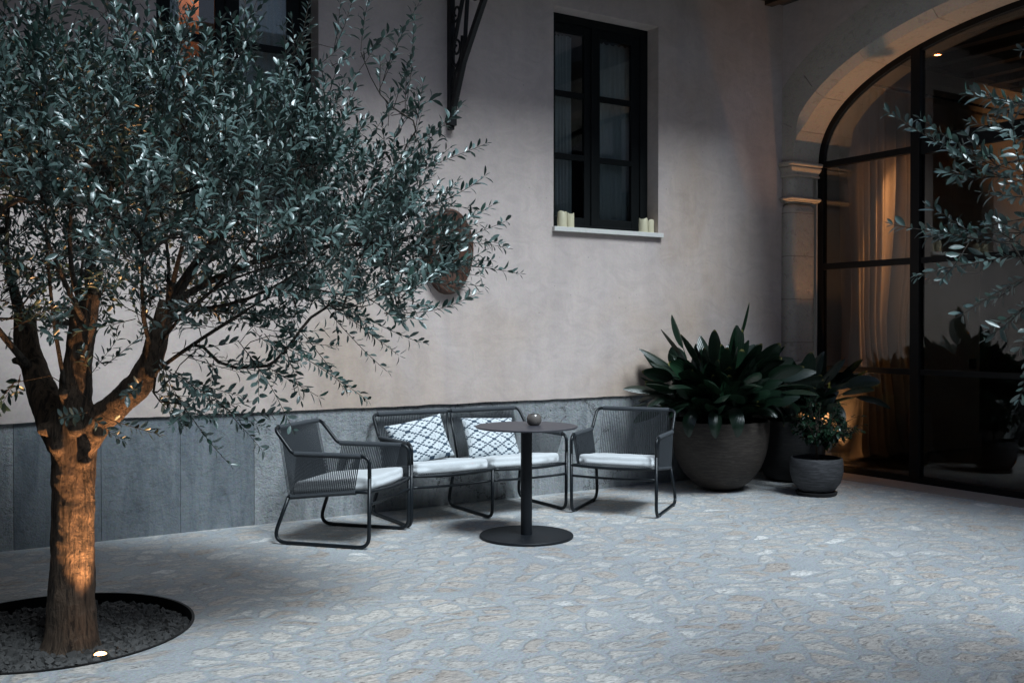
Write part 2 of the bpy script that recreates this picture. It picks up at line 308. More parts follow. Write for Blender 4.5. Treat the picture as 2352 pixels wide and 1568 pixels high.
# ------------------------------------------------------------------ mesh helpers
class MB:
    def __init__(s): s.v = []; s.f = []; s.uv = None
    def add(s, vs, fs):
        o = len(s.v); s.v += [tuple(x) for x in vs]; s.f += [tuple(i + o for i in f) for f in fs]
    def box(s, a, b):
        (x0, y0, z0), (x1, y1, z1) = a, b
        s.add([(x0, y0, z0), (x1, y0, z0), (x1, y1, z0), (x0, y1, z0), (x0, y0, z1), (x1, y0, z1), (x1, y1, z1), (x0, y1, z1)],
              [(0, 3, 2, 1), (4, 5, 6, 7), (0, 1, 5, 4), (1, 2, 6, 5), (2, 3, 7, 6), (3, 0, 4, 7)])
    def quad(s, *p): s.add(p, [tuple(range(len(p)))])
    def tube(s, pts, r, n=10, caps=True, twist=0):
        pts = [Vector(p) for p in pts]; L = len(pts)
        if L < 2: return
        rs = r if isinstance(r, (list, tuple)) else [r] * L
        t0 = (pts[1] - pts[0]).normalized(); up = Vector((0, 0, 1)) if abs(t0.z) < 0.9 else Vector((1, 0, 0))
        nrm = t0.cross(up).normalized(); vs = []; prev = t0
        for i, p in enumerate(pts):
            if i == 0: t = t0
            elif i == L - 1: t = (pts[i] - pts[i - 1]).normalized()
            else: t = ((pts[i + 1] - p).normalized() + (p - pts[i - 1]).normalized()).normalized()
            if t.length < 1e-6: t = prev
            nrm = (nrm - t * nrm.dot(t)).normalized(); bn = t.cross(nrm); prev = t
            for k in range(n):
                a = 2 * pi * k / n; vs.append(p + (nrm * cos(a) + bn * sin(a)) * rs[i])
        fs = [(i * n + k, i * n + (k + 1) % n, (i + 1) * n + (k + 1) % n, (i + 1) * n + k) for i in range(L - 1) for k in range(n)]
        if caps: fs += [tuple(range(n))[::-1], tuple((L - 1) * n + k for k in range(n))]
        s.add(vs, fs)
    def lathe(s, prof, c=(0, 0, 0), n=48, wob=None):
        vs = []; L = len(prof)
        for r, z in prof:
            for k in range(n):
                a = 2 * pi * k / n; vs.append((c[0] + r * cos(a), c[1] + r * sin(a), c[2] + z))
        fs = [(i * n + k, i * n + (k + 1) % n, (i + 1) * n + (k + 1) % n, (i + 1) * n + k) for i in range(L - 1) for k in range(n)]
        if prof[0][0] > 1e-5: fs.append(tuple(range(n))[::-1])
        if prof[-1][0] > 1e-5: fs.append(tuple((L - 1) * n + k for k in range(n)))
        s.add(vs, fs)
    def profile_stack(s, x0, x1, y0, y1, prof):
        vs = []
        for o, z in prof: vs += [(x0 - o, y0 - o, z), (x1 + o, y0 - o, z), (x1 + o, y1 + o, z), (x0 - o, y1 + o, z)]
        L = len(prof); fs = [(i * 4 + k, i * 4 + (k + 1) % 4, (i + 1) * 4 + (k + 1) % 4, (i + 1) * 4 + k) for i in range(L - 1) for k in range(4)]
        fs += [(3, 2, 1, 0), tuple((L - 1) * 4 + k for k in range(4))]; s.add(vs, fs)
    def build(s, name, m, parent=None, smooth=False, bevel=0, seg=2, loc=None, uvs=None, auto=None):
        me = bpy.data.meshes.new(name); me.from_pydata(s.v, [], s.f); me.update()
        if uvs is not None:
            ul = me.uv_layers.new(name='UVMap'); idx = [0] * len(me.loops); me.loops.foreach_get('vertex_index', idx)
            flat = []
            for i in idx: flat += uvs[i]
            ul.data.foreach_set('uv', flat)
        o = bpy.data.objects.new(name, me); S.collection.objects.link(o)
        for mm in (m if isinstance(m, (list, tuple)) else [m]): me.materials.append(mm)
        if smooth: me.shade_smooth()
        if auto: 
            me.shade_smooth()
            try: me.set_sharp_from_angle(angle=radians(auto))
            except Exception: pass
        if parent: o.parent = parent
        if loc: o.location = loc
        if bevel:
            b = o.modifiers.new('bevel', 'BEVEL'); b.width = bevel; b.segments = seg; b.limit_method = 'ANGLE'; b.angle_limit = radians(40)
        return o
def thing(name, label, cat, loc=(0, 0, 0), rz=0, group=None):
    o = bpy.data.objects.new(name, None); S.collection.objects.link(o); o.location = loc; o.rotation_euler = (0, 0, rz)
    o.empty_display_size = 0.1; o['label'] = label; o['category'] = cat
    if group: o['group'] = group
    return o
def tag(o, label, cat, group=None):
    o['label'] = label; o['category'] = cat
    if group: o['group'] = group
    return o
def structure(o): o['kind'] = 'structure'; return o
def dup(root, loc, rz, label):
    r = root.copy(); S.collection.objects.link(r); r.location = loc; r.rotation_euler = (0, 0, rz); r['label'] = label
    for ch in list(root.children):
        c = ch.copy(); S.collection.objects.link(c); c.parent = r
        for g in list(ch.children):
            d = g.copy(); S.collection.objects.link(d); d.parent = c
    return r
def fillet(pts, rad, seg=6):
    pts = [Vector(p) for p in pts]; out = [pts[0]]
    rads = rad if isinstance(rad, (list, tuple)) else [rad] * (len(pts) - 2)
    for i in range(1, len(pts) - 1):
        p = pts[i]; a = (pts[i - 1] - p); b = (pts[i + 1] - p); la, lb = a.length, b.length; a.normalize(); b.normalize()
        ang = a.angle(b); r = rads[i - 1]; d = min(r / max(1e-4, math.tan(ang / 2)), la * 0.49, lb * 0.49)
        A = p + a * d; B = p + b * d
        for k in range(seg + 1):
            t = k / seg; out.append((1 - t) ** 2 * A + 2 * t * (1 - t) * p + t * t * B)
    out.append(pts[-1]); return out
def bez(a, b, c, n=8):
    a, b, c = Vector(a), Vector(b), Vector(c)
    return [(1 - t) ** 2 * a + 2 * t * (1 - t) * b + t * t * c for t in [k / n for k in range(n + 1)]]

# ------------------------------------------------------------------ setting: ground
XW, YW = 7.49, 6.95            # arch wall plane, house wall plane
PIT = (0.66, 5.04, 0.62)       # planting pit: x, y, radius
def ground():
    cx, cy, r = PIT; n = 96; mb = MB(); vs = []; h = 0.9
    for k in range(n):
        a = 2 * pi * k / n; c, s_ = cos(a), sin(a); q = max(abs(c), abs(s_))
        vs.append((cx + r * c, cy + r * s_, 0)); vs.append((cx + h * c / q, cy + h * s_ / q, 0))
    mb.add(vs, [(2 * k, 2 * k + 1, 2 * ((k + 1) % n) + 1, 2 * ((k + 1) % n)) for k in range(n)])
    X0, X1, Y0, Y1 = -6, XW, -6, 7.02
    mb.quad((X0, Y0, 0), (X1, Y0, 0), (X1, cy - h, 0), (X0, cy - h, 0)); mb.quad((X0, cy + h, 0), (X1, cy + h, 0), (X1, Y1, 0), (X0, Y1, 0))
    mb.quad((X0, cy - h, 0), (cx - h, cy - h, 0), (cx - h, cy + h, 0), (X0, cy + h, 0)); mb.quad((cx + h, cy - h, 0), (X1, cy - h, 0), (X1, cy + h, 0), (cx + h, cy + h, 0))
    structure(mb.build('paving', M['floor']))
    t = MB(); t.box((XW, 1.3, -0.1), (7.86, 7.1, 0.004)); structure(t.build('threshold_paving', M['thresh']))
    e = MB(); e.quad((cx - 1, cy - 1, -0.25), (cx + 1, cy - 1, -0.25), (cx + 1, cy + 1, -0.25), (cx - 1, cy + 1, -0.25)); structure(e.build('earth', M['soil']))
    rim = MB(); rim.lathe([(r - 0.008, -0.2), (r - 0.008, 0.006), (r + 0.004, 0.006), (r + 0.004, -0.2)], (cx, cy, 0), 96)
    tag(rim.build('tree_pit_edging', M['black'], auto=40), 'thin black steel ring edging the round gravel pit under the olive tree', 'edging')
ground()

def gravel():
    rnd = random.Random(5); cx, cy, r = PIT; mb = MB()
    bed = [(0, -0.075)] ; mb.lathe([(0.0, -0.075), (r - 0.01, -0.075)][::-1], (cx, cy, 0), 48)
    for k in range(5200):
        a = rnd.random() * 2 * pi; q = sqrt(rnd.random()) * (r - 0.025); x, y = cx + q * cos(a), cy + q * sin(a)
        if (x - 0.795) ** 2 + (y - 4.635) ** 2 < 0.045 ** 2: continue
        z = -0.068 + rnd.random() * 0.028 + 0.012 * noise.noise((x * 6, y * 6, 0)); s_ = 0.009 + rnd.random() ** 2 * 0.011
        R = Matrix.Rotation(rnd.random() * 6.3, 3, Vector((rnd.random() - .5, rnd.random() - .5, rnd.random() - .5)).normalized())
        vs = []
        for dx in (-1, 1):
            for dy in (-1, 1):
                for dz in (-1, 1):
                    vs.append(Vector((x, y, z)) + R @ Vector((dx * s_ * (0.6 + 0.6 * rnd.random()), dy * s_ * (0.5 + 0.5 * rnd.random()), dz * s_ * (0.35 + 0.45 * rnd.random()))))
        mb.add(vs, [(0, 1, 3, 2), (4, 6, 7, 5), (0, 4, 5, 1), (2, 3, 7, 6), (0, 2, 6, 4), (1, 5, 7, 3)])
    o = mb.build('gravel', M['gravel']); o['kind'] = 'stuff'
gravel()

# ------------------------------------------------------------------ house wall with windows
WIN = [(1.56, 2.70, 2.22, 4.09), (4.77, 5.91, 2.24, 4.09)]
house = thing('house_wall', 'long pink plastered courtyard wall with a grey stone base and two dark windows', 'wall', (0, YW, 0))
def house_wall():
    rnd = random.Random(3)
    xs = sorted(set([-6.0, 7.6] + [q for wn in WIN for q in wn[:2]] + [round(-6 + 0.1 * k, 3) for k in range(136)]))
    zs = sorted(set([0.80, 0.84, 7.5] + [q for wn in WIN for q in wn[2:]])); mb = MB()
    def zz(x, z):
        if z == 0.80: return 0.797 + 0.008 * noise.noise((x * 4, 0, 0)) + 0.005 * noise.noise((x * 19, 0, 3))
        return z
    for i in range(len(xs) - 1):
        a, b = xs[i], xs[i + 1]
        for j in range(len(zs) - 1):
            c, d = zs[j], zs[j + 1]
            if any(wn[0] <= a and b <= wn[1] and wn[2] <= c and d <= wn[3] for wn in WIN): continue
            mb.quad((a, 0, zz(a, c)), (b, 0, zz(b, c)), (b, 0, zz(b, d)), (a, 0, zz(a, d)))
        mb.quad((a, 0.4, zz(a, .8)), (b, 0.4, zz(b, .8)), (b, 0, zz(b, .8)), (a, 0, zz(a, .8)))
    for x0, x1, z0, z1 in WIN:
        D = 0.32
        mb.quad((x0, 0, z0), (x0, 0, z1), (x0, D, z1), (x0, D, z0)); mb.quad((x1, 0, z1), (x1, 0, z0), (x1, D, z0), (x1, D, z1))
        mb.quad((x0, 0, z1), (x1, 0, z1), (x1, D, z1), (x0, D, z1)); mb.quad((x1, 0, z0), (x0, 0, z0), (x0, D, z0), (x1, D, z0))
    mb.build('plaster', M['plaster'], house)
    def px2x(px):
        l = (px - 1176) / 2306; d = YW / (FY - FX * l); return d * (RX * l + FX)
    js = [-6.0, -4.6, -3.3, -2.0, -1.0, -0.3] + [px2x(p) for p in (30, 232, 415, 585, 868, 1145, 1405, 1640)] + [7.6]
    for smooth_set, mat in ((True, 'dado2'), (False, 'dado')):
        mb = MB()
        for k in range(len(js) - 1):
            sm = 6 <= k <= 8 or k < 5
            if sm != smooth_set: continue
            a, b = js[k] + 0.0015, js[k + 1] - 0.0015; n = max(2, int((b - a) / 0.06)); dep = 0.018 + rnd.random() * 0.003
            row = [a + (b - a) * q / n for q in range(n + 1)]
            f = lambda x: 0.801 + 0.007 * noise.noise((x * 4, 0, 0)) if not sm else 0.803
            for q in range(n):
                x0, x1 = row[q], row[q + 1]
                mb.quad((x0, dep, 0), (x1, dep, 0), (x1, dep, f(x1)), (x0, dep, f(x0))); mb.quad((x0, dep, f(x0)), (x1, dep, f(x1)), (x1, 0.3, f(x1)), (x0, 0.3, f(x0)))
            mb.quad((a, 0.3, 0), (a, dep, 0), (a, dep, .8), (a, .3, .8)); mb.quad((b, dep, 0), (b, 0.3, 0), (b, .3, .8), (b, dep, .8))
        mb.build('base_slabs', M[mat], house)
    back = MB(); back.box((-6, 0.034, 0), (7.6, 0.05, 0.79)); back.build('slab_bedding', M['dark'], house)
    for wi, (x0, x1, z0, z1) in enumerate(WIN):
        f = MB(); Y0, Y1 = 0.15, 0.21; st = 0.13
        yf = 0.165
        xm0, xm1 = x0 + 0.45, x0 + 0.605
        f.box((x0, Y0, z0), (x0 + 0.075, Y1, z1)); f.box((x1 - 0.085, Y0, z0), (x1, Y1, z1))
        f.box((x0 + 0.075, Y0, z1 - 0.07), (x1 - 0.085, Y1, z1)); f.box((x0 + 0.075, Y0, z0), (x1 - 0.085, Y1, z0 + 0.05))
        frame = f.build('window', M['wframe'], house, bevel=0.004)
        c = MB(); zb, zt = z0 + 0.05, z1 - 0.07
        for a, b in ((x0 + 0.075, xm0 + 0.08), (xm0 + 0.085, x1 - 0.085)):
            st = 0.055 if a < xm0 else 0.075
            sr = 0.09
            c.box((a, yf, zb), (a + st, yf + 0.035, zt)); c.box((b - sr, yf, zb), (b, yf + 0.035, zt))
            c.box((a + st, yf + 0.002, zb), (b - sr, yf + 0.033, zb + 0.065)); c.box((a + st, yf + 0.002, zt - 0.08), (b - sr, yf + 0.033, zt))
            for zc in (3.415, 2.875): c.box((a + st, yf + 0.002, zc - 0.025), (b - sr, yf + 0.033, zc + 0.025))
        c.box((xm0 + 0.055, yf - 0.018, zb), (xm0 + 0.11, yf - 0.001, zt))
        c.build('casement', M['wframe'], frame, bevel=0.004)
        g = MB()
        for a, b in ((x0 + 0.12, xm0), (xm0 + 0.15, x1 - 0.17)):
            for p, q in ((zb + .06, 2.855), (2.895, 3.395), (3.435, zt - 0.07)): g.box((a, yf + 0.016, p), (b, yf + 0.02, q))
        g.build('pane', M['glass'], frame)
        s_ = MB(); s_.box((x0 - 0.012, -0.035, z0 - 0.035), (x1 + 0.035, 0.0, z0 + 0.004)); s_.box((x0 + 0.001, 0.0, z0 - 0.001), (x1 - 0.001, 0.15, z0 + 0.004)); s_.build('sill', M['sill'], frame, bevel=0.003)
        for a, b in ((x0 + 0.09, x0 + (0.36 if wi else 0.21)), (xm0 + 0.12, x1 - 0.09)):
            cu = MB(); n = 60; vs = []
            for j in range(9):
                z = z0 + 0.02 + (z1 - 0.17 - z0) * j / 8
                for k in range(n + 1):
                    u = k / n; xx = a + (b - a) * u * (1 + 0.06 * (1 - j / 8)); vs.append((xx, 0.262 + 0.012 * sin(u * 44 + 1.3 * sin(u * 9 + j * .12)) + 0.003 * sin(j + u * 9), z + (0.012 * sin(u * 44) if j == 8 else 0)))
            cu.add(vs, [(j * (n + 1) + k, j * (n + 1) + k + 1, (j + 1) * (n + 1) + k + 1, (j + 1) * (n + 1) + k) for j in range(8) for k in range(n)])
            cu.build('sheer_curtain', M['sheer'], frame, smooth=True)
        if wi == 0:
            o = MB(); o.box((x0 + 0.17, 0.45, z0), (x0 + 0.40, 0.48, z1)); o.build('inner_shutter', M['orange'], frame)
            ld = bpy.data.lights.new('shutter_fill_lamp', 'POINT'); ld.energy = 5; ld.color = (1.0, 0.55, 0.27); ld.shadow_soft_size = 0.06; lo = bpy.data.objects.new('shutter_fill_lamp', ld); S.collection.objects.link(lo); lo.location = (x0 + 0.52, YW + 0.33, 3.95)  # unseen lamp, added so the orange shutter shows through the window
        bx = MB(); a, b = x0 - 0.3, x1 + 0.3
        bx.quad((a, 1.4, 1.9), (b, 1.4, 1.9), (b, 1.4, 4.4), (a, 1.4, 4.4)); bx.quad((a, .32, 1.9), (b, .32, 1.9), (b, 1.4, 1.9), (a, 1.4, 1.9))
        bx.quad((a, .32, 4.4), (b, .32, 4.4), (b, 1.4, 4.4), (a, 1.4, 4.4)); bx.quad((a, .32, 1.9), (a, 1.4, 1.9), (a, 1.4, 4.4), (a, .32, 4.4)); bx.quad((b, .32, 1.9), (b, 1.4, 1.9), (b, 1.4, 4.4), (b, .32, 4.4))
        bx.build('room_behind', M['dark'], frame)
house_wall()

def candle(x, y, z, h, r, label, seed):
    rnd = random.Random(seed); mb = MB(); n = 40; prof = [(r * .96, 0), (r, 0.006), (r, h * 0.5), (r * 0.995, h - 0.006)]
    vs = []
    for pr, pz in prof:
        for k in range(n): a = 2 * pi * k / n; vs.append((pr * cos(a), pr * sin(a), pz))
    for rr, dz in ((0.93, 0.0), (0.80, -0.006), (0.5, -0.022), (0.05, -0.026)):
        for k in range(n):
            a = 2 * pi * k / n; up = 0.006 * sin(a * 2 + seed) + 0.004 * sin(a * 3 + seed * 2) if rr > .7 else 0
            vs.append((r * rr * cos(a), r * rr * sin(a), h + dz + up))
    L = 8; mb.add(vs, [(i * n + k, i * n + (k + 1) % n, (i + 1) * n + (k + 1) % n, (i + 1) * n + k) for i in range(L - 1) for k in range(n)] + [tuple(range(n))[::-1], tuple((L - 1) * n + k for k in range(n))])
    t = thing('candle', label, 'candle', (x, y, z), 0, 'ivory pillar candles on the window sills')
    mb.build('wax', M['wax'], t, auto=50)
    w_ = MB(); w_.tube([(0, 0, h - 0.03), (0.001, 0, h - 0.012), (0.004, 0.001, h - 0.003)], 0.0013, 6); w_.build('wick', M['black'], t)
zs = 2.245
candle(4.885, 6.99, zs, 0.132, 0.041, 'taller ivory pillar candle at the sill end nearest the iron bracket', 1)
candle(4.985, 7.02, zs, 0.128, 0.039, 'ivory pillar candle tucked behind the tallest one on the uncovered window sill', 2)
candle(5.765, 6.985, zs, 0.125, 0.040, 'ivory pillar candle second from the sill end nearest the arch', 3)
candle(5.862, 7.01, zs, 0.120, 0.038, 'ivory pillar candle pressed against the side of the window opening nearest the arch', 4)
candle(1.64, 6.99, 2.225, 0.135, 0.041, 'ivory pillar candle behind the olive leaves, outermost on the sill of the hidden window', 5)
candle(1.74, 7.02, 2.225, 0.128, 0.040, 'ivory pillar candle behind the olive leaves, second from the end of its sill', 6)
candle(2.60, 6.99, 2.225, 0.125, 0.040, 'ivory pillar candle behind the olive leaves at the sill end towards the wooden wall ornament', 7)

# gallery over the yard edge
g = MB(); g.box((-6, 5.76, 4.545), (7.60, 6.94, 4.72)); 
for k in range(20): g.box((-5.7 + k * 0.68, 5.78, 4.50), (-5.6 + k * 0.68, 6.93, 4.544))
for k in range(10): pass
tag(g.build('gallery', M['darkwood']), 'dark wooden gallery floor overhanging the pink house wall', 'gallery')
g = MB(); g.box((6.98, -6, 4.548), (7.482, 5.74, 4.72)); tag(g.build('gallery', M['darkwood']), 'dark wooden gallery floor overhanging the stone arch', 'gallery')

g = MB(); g.box((-6, -6, 4.548), (0.45, 5.74, 4.72)); tag(g.build('gallery', M['darkwood']), 'dark wooden slab out of view, added overhead to shade the side of the olive tree', 'gallery')  # unseen slab, added to shade the floor and wall base near the tree
# iron bracket under the gallery (plane x = 3.78)
def bracket():
    t = thing('iron_bracket', 'black wrought iron scroll bracket fixed to the wall beside the window', 'bracket', (3.78, YW, 2.97))
    b = MB(); b.box((-0.022, -0.055, 0.04), (0.022, -0.001, 1.57)); b.box((-0.03, -0.068, -0.0), (0.03, 0.0, 0.09)); b.box((-0.02, -0.05, -0.03), (0.02, -0.002, 0.0)); b.build('upright', M['iron'], t, bevel=0.003)
    def bar(pts, wd=0.013, th=0.03):
        mb.tube(pts, wd, 8)
    mb = MB()
    # diagonal strut (flat section)
    A = Vector((0, -0.05, 0.10)); B = Vector((0, -1.13, 1.55)); m_ = Vector((0, -0.225, 0.46)); n = 14
    path = [A.lerp(m_, k / n) for k in range(n)] + bez(m_, m_.lerp(B, .3) + Vector((0, 0.02, 0)), B, n)
    vs = []; wd = 0.024
    for i, p in enumerate(path):
        q = path[min(i + 1, len(path) - 1)] - path[max(i - 1, 0)]; q.normalize(); nn = Vector((0, -q.z, q.y))
        for sx, sn in ((-.018, -1), (.018, -1), (.018, 1), (-.018, 1)): vs.append(p + nn * wd * sn + Vector((sx, 0, 0)))
    L = len(path); mb.add(vs, [(i * 4 + k, i * 4 + (k + 1) % 4, (i + 1) * 4 + (k + 1) % 4, (i + 1) * 4 + k) for i in range(L - 1) for k in range(4)] + [(3, 2, 1, 0), (L * 4 - 4, L * 4 - 3, L * 4 - 2, L * 4 - 1)])
    mb.build('strut', M['iron'], t)
    mb = MB()
    bar(bez((0, -0.05, 0.58), (0, -0.20, 0.86), (0, -0.42, 1.5), 14), 0.017); bar([(0, -0.19, 0.42), (0, -0.25, 0.62), (0, -0.285, 0.9), (0, -0.30, 1.54)], 0.017)
    bar([(0, -0.06, 0.30), (0, -0.10, 0.40), (0, -0.17, 0.47)]); bar([(0, -0.06, .24), (0, -.085, .245), (0, -.10, .25)])
    # loop with curl
    bar(bez((0, -0.05, 0.62), (0, -0.03, 0.48), (0, -0.11, 0.45), 8) + bez((0, -0.11, 0.45), (0, -0.20, 0.46), (0, -0.205, 0.66), 8)[1:])
    def curl(cy, cz, r0, turns, a0, sgn=1):
        pts = []
        for k in range(40):
            u = k / 39; a = a0 + sgn * u * turns * 2 * pi; r = r0 * (1 - 0.72 * u); pts.append((0, cy - r * cos(a), cz + r * sin(a)))
        bar(pts, 0.010)
    curl(-0.115, 0.585, 0.075, 1.25, pi, -1); curl(-0.11, 0.86, 0.075, 1.2, pi, 1); curl(-0.42, 0.92, 0.07, 1.3, 0, 1); curl(-0.13, 1.32, 0.08, 1.3, pi, -1)
    curl(-0.62, 1.38, 0.12, 1.3, 0.5, 1)
    mb.build('scrollwork', M['iron'], t, smooth=True)
bracket()

def ornament():
    t = thing('wooden_wall_ornament', 'oval reddish brown wooden wall ornament with a dark opening behind the olive twigs', 'ornament', (3.75, YW, 1.99))
    n = 64; mb = MB(); vs = []
    rings = [(1.0, -0.001), (1.0, -0.055), (0.95, -0.075), (0.42, -0.085), (0.36, -0.075), (0.36, -0.02)]
    for q, y in rings:
        for k in range(n):
            a = 2 * pi * k / n; ww = 0.215 * (1 + 0.08 * sin(a)); vs.append((ww * q * cos(a) * (1 if q > .5 else 0.95), y, 0.335 * q * sin(a)))
    L = len(rings); mb.add(vs, [(i * n + k, (i + 1) * n + k, (i + 1) * n + (k + 1) % n, i * n + (k + 1) % n) for i in range(L - 1) for k in range(n)])
    mb.build('wooden_ring', M['redwood'], t, auto=35)
    d = MB(); d.lathe([(0.0, 0), (0.1, 0)][::-1], (0, 0, 0), 32)
    o = d.build('dark_centre', M['dark'], t); o.rotation_euler = (radians(90), 0, 0); o.location = (0, -0.022, 0); o.scale = (0.85, 1.35, 1)
    h = MB(); h.tube([(0.03 + 0.05 * cos(a), -0.09 - 0.004 * sin(a * 2), -0.1 + 0.05 * sin(a)) for a in [k * 2 * pi / 28 for k in range(29)]], 0.006, 8, False); h.tube([(0.02, -0.075, -0.05), (0.02, -0.1, -0.05)], 0.008, 8)
    h.build('iron_ring', M['iron'], t, smooth=True)
ornament()

# ------------------------------------------------------------------ arch wall
YJ = 6.81; AA, AB, AN = 2.6, 1.07, 2.2; ZS = 3.0; YC = YJ - AA
def arch_pt(t, off=0.0):
    def f(t): 
        c, s_ = cos(t), sin(t); return (YC + AA * math.copysign(abs(c) ** (2 / AN), c), ZS + AB * abs(s_) ** (2 / AN))
    y, z = f(t)
    if off:
        e = 0.004; t0, t1 = max(0.0005, t - e), min(pi - 0.0005, t + e); a, b = f(t0), f(t1); dy, dz = b[0] - a[0], b[1] - a[1]; l = sqrt(dy * dy + dz * dz)
        ny, nz = dz / l, -dy / l; y += ny * off; z += nz * off
    return y, z
arch = thing('arch_wall', 'wall with a wide limestone basket arch on a moulded pier beside the house corner', 'wall', (0, 0, 0))
def arch_wall():
    NT = 90; T = [0.0006 + (pi - 0.0012) * k / NT for k in range(NT + 1)]
    ring = MB(); vs = []
    X0, X1 = XW - 0.006, 7.845
    for t in T:
        ch = 0.075 * min(1, max(0, (arch_pt(t)[1] - 3.24) / 0.14))
        o = arch_pt(t, 0.43); a = arch_pt(t, ch + 0.001); i = arch_pt(t)
        vs += [(X1, o[0], o[1]), (X0, o[0], o[1]), (X0, a[0], a[1]), (X0 + ch * 0.8 + 0.001, i[0], i[1]), (X1, i[0], i[1])]
    JT = [7, 15, 24, 34, 45, 56, 66, 75, 83]
    for q, (j0, j1) in enumerate(zip([0] + JT, JT + [NT])):
        seg_ = vs[j0 * 5:(j1 + 1) * 5]; L_ = j1 - j0 + 1; dx = 0.0015 * ((q * 7) % 3 - 1); seg_ = [(x + dx * (1 if x < 7.7 else 0), y, z) for x, y, z in seg_]
        if j1 < NT:   # a hairline mortar joint between blocks
            for k in range(5): a_, b_ = Vector(seg_[-5 + k]), Vector(seg_[-10 + k]); seg_[-5 + k] = tuple(a_ + (b_ - a_).normalized() * 0.004)
        ring.add(seg_, [(j * 5 + k, j * 5 + k + 1, (j + 1) * 5 + k + 1, (j + 1) * 5 + k) for j in range(L_ - 1) for k in range(4)])
    ring.build('arch_ring', M['lime'], arch, auto=25)
    wl = MB()
    pts = [arch_pt(t, 0.3) for t in T]
    for j in range(NT):
        (y0, z0), (y1, z1) = pts[j], pts[j + 1]; wl.quad((XW, y0, z0), (XW, y1, z1), (XW, y1, 7.5), (XW, y0, 7.5))
    yl, yr = pts[0][0], pts[-1][0]
    wl.quad((XW, 7.3, ZS), (XW, yl, ZS), (XW, yl, 7.5), (XW, 7.3, 7.5)); wl.quad((XW, yr, 0), (XW, -6, 0), (XW, -6, 7.5), (XW, yr, 7.5))
    wl.build('plaster', M['plaster'], arch)
    bk = MB(); i0 = [arch_pt(t, 0.02) for t in T]
    for j in range(NT):
        (y0, z0), (y1, z1) = i0[j], i0[j + 1]; bk.quad((7.95, y0, z0), (7.95, y1, z1), (7.95, y1, 5), (7.95, y0, 5)); bk.quad((7.845, y0, z0), (7.845, y1, z1), (7.95, y1, z1), (7.95, y0, z0))
    bk.quad((7.95, 7.3, 0), (7.95, i0[0][0], 0), (7.95, i0[0][0], 5), (7.95, 7.3, 5)); bk.quad((7.95, i0[-1][0], 0), (7.95, -2, 0), (7.95, -2, 5), (7.95, i0[-1][0], 5))
    bk.quad((7.84, YJ + .02, 0), (7.95, YJ + .02, 0), (7.95, YJ + .02, 3), (7.84, YJ + .02, 3))
    bk.build('inner_face', M['roomwall'], arch)
    for s_, (ya, yb) in ((1, (YJ, 7.0)), (-1, (YC - AA - 0.3, YC - AA))):
        p = MB()
        if s_ > 0:
            p.profile_stack(7.475, 7.84, ya, yb, [(0.0, 0.99), (0.0, 2.62)]); p.profile_stack(7.478, 7.838, ya + .003, yb, [(0.0, 2.60), (0.0, 3.02)])
        else: p.profile_stack(7.475, 7.84, ya, yb, [(0, 0.0), (0, 3.0)])
        pier = p.build('pier', M['limej'], arch, bevel=0.088 if s_ > 0 else 0.01, seg=8)
        if s_ > 0:
            q = MB(); q.profile_stack(7.475, 7.84, ya, yb, [(0.002, 2.628), (0.012, 2.632), (0.012, 2.638), (0.024, 2.645), (0.030, 2.655), (0.026, 2.665), (0.012, 2.672), (0.002, 2.676)]); q.build('ring_moulding', M['lime'], pier, auto=50)
            q = MB(); q.profile_stack(7.475, 7.84, ya, yb, [(0.002, 2.865), (0.012, 2.87), (0.012, 2.885), (0.004, 2.89), (0.006, 2.91), (0.018, 2.935), (0.032, 2.948), (0.034, 2.955), (0.026, 2.960), (0.026, 2.967), (0.044, 2.974), (0.048, 2.985), (0.048, 3.0), (0.04, 3.008), (0.02, 3.012)]); q.build('capital', M['lime'], pier, auto=50)
            q = MB(); q.profile_stack(7.475, 7.84, ya, yb, [(0.03, 0.93), (0.05, 0.94), (0.055, 0.955), (0.035, 0.965), (0.035, 0.98), (0.05, 0.99), (0.05, 1.01), (0.02, 1.025), (0.01, 1.05), (0.002, 1.07)]); q.build('base_moulding', M['lime'], pier, auto=50)
            q = MB(); q.profile_stack(7.475, 7.84, ya, yb, [(0.145, 0.0), (0.145, 0.17), (0.13, 0.18), (0.13, 0.80), (0.085, 0.812), (0.05, 0.83), (0.045, 0.90), (0.085, 0.915), (0.09, 0.93), (0.03, 0.931)]); q.build('pedestal', M['lime'], pier, auto=30)
arch_wall()

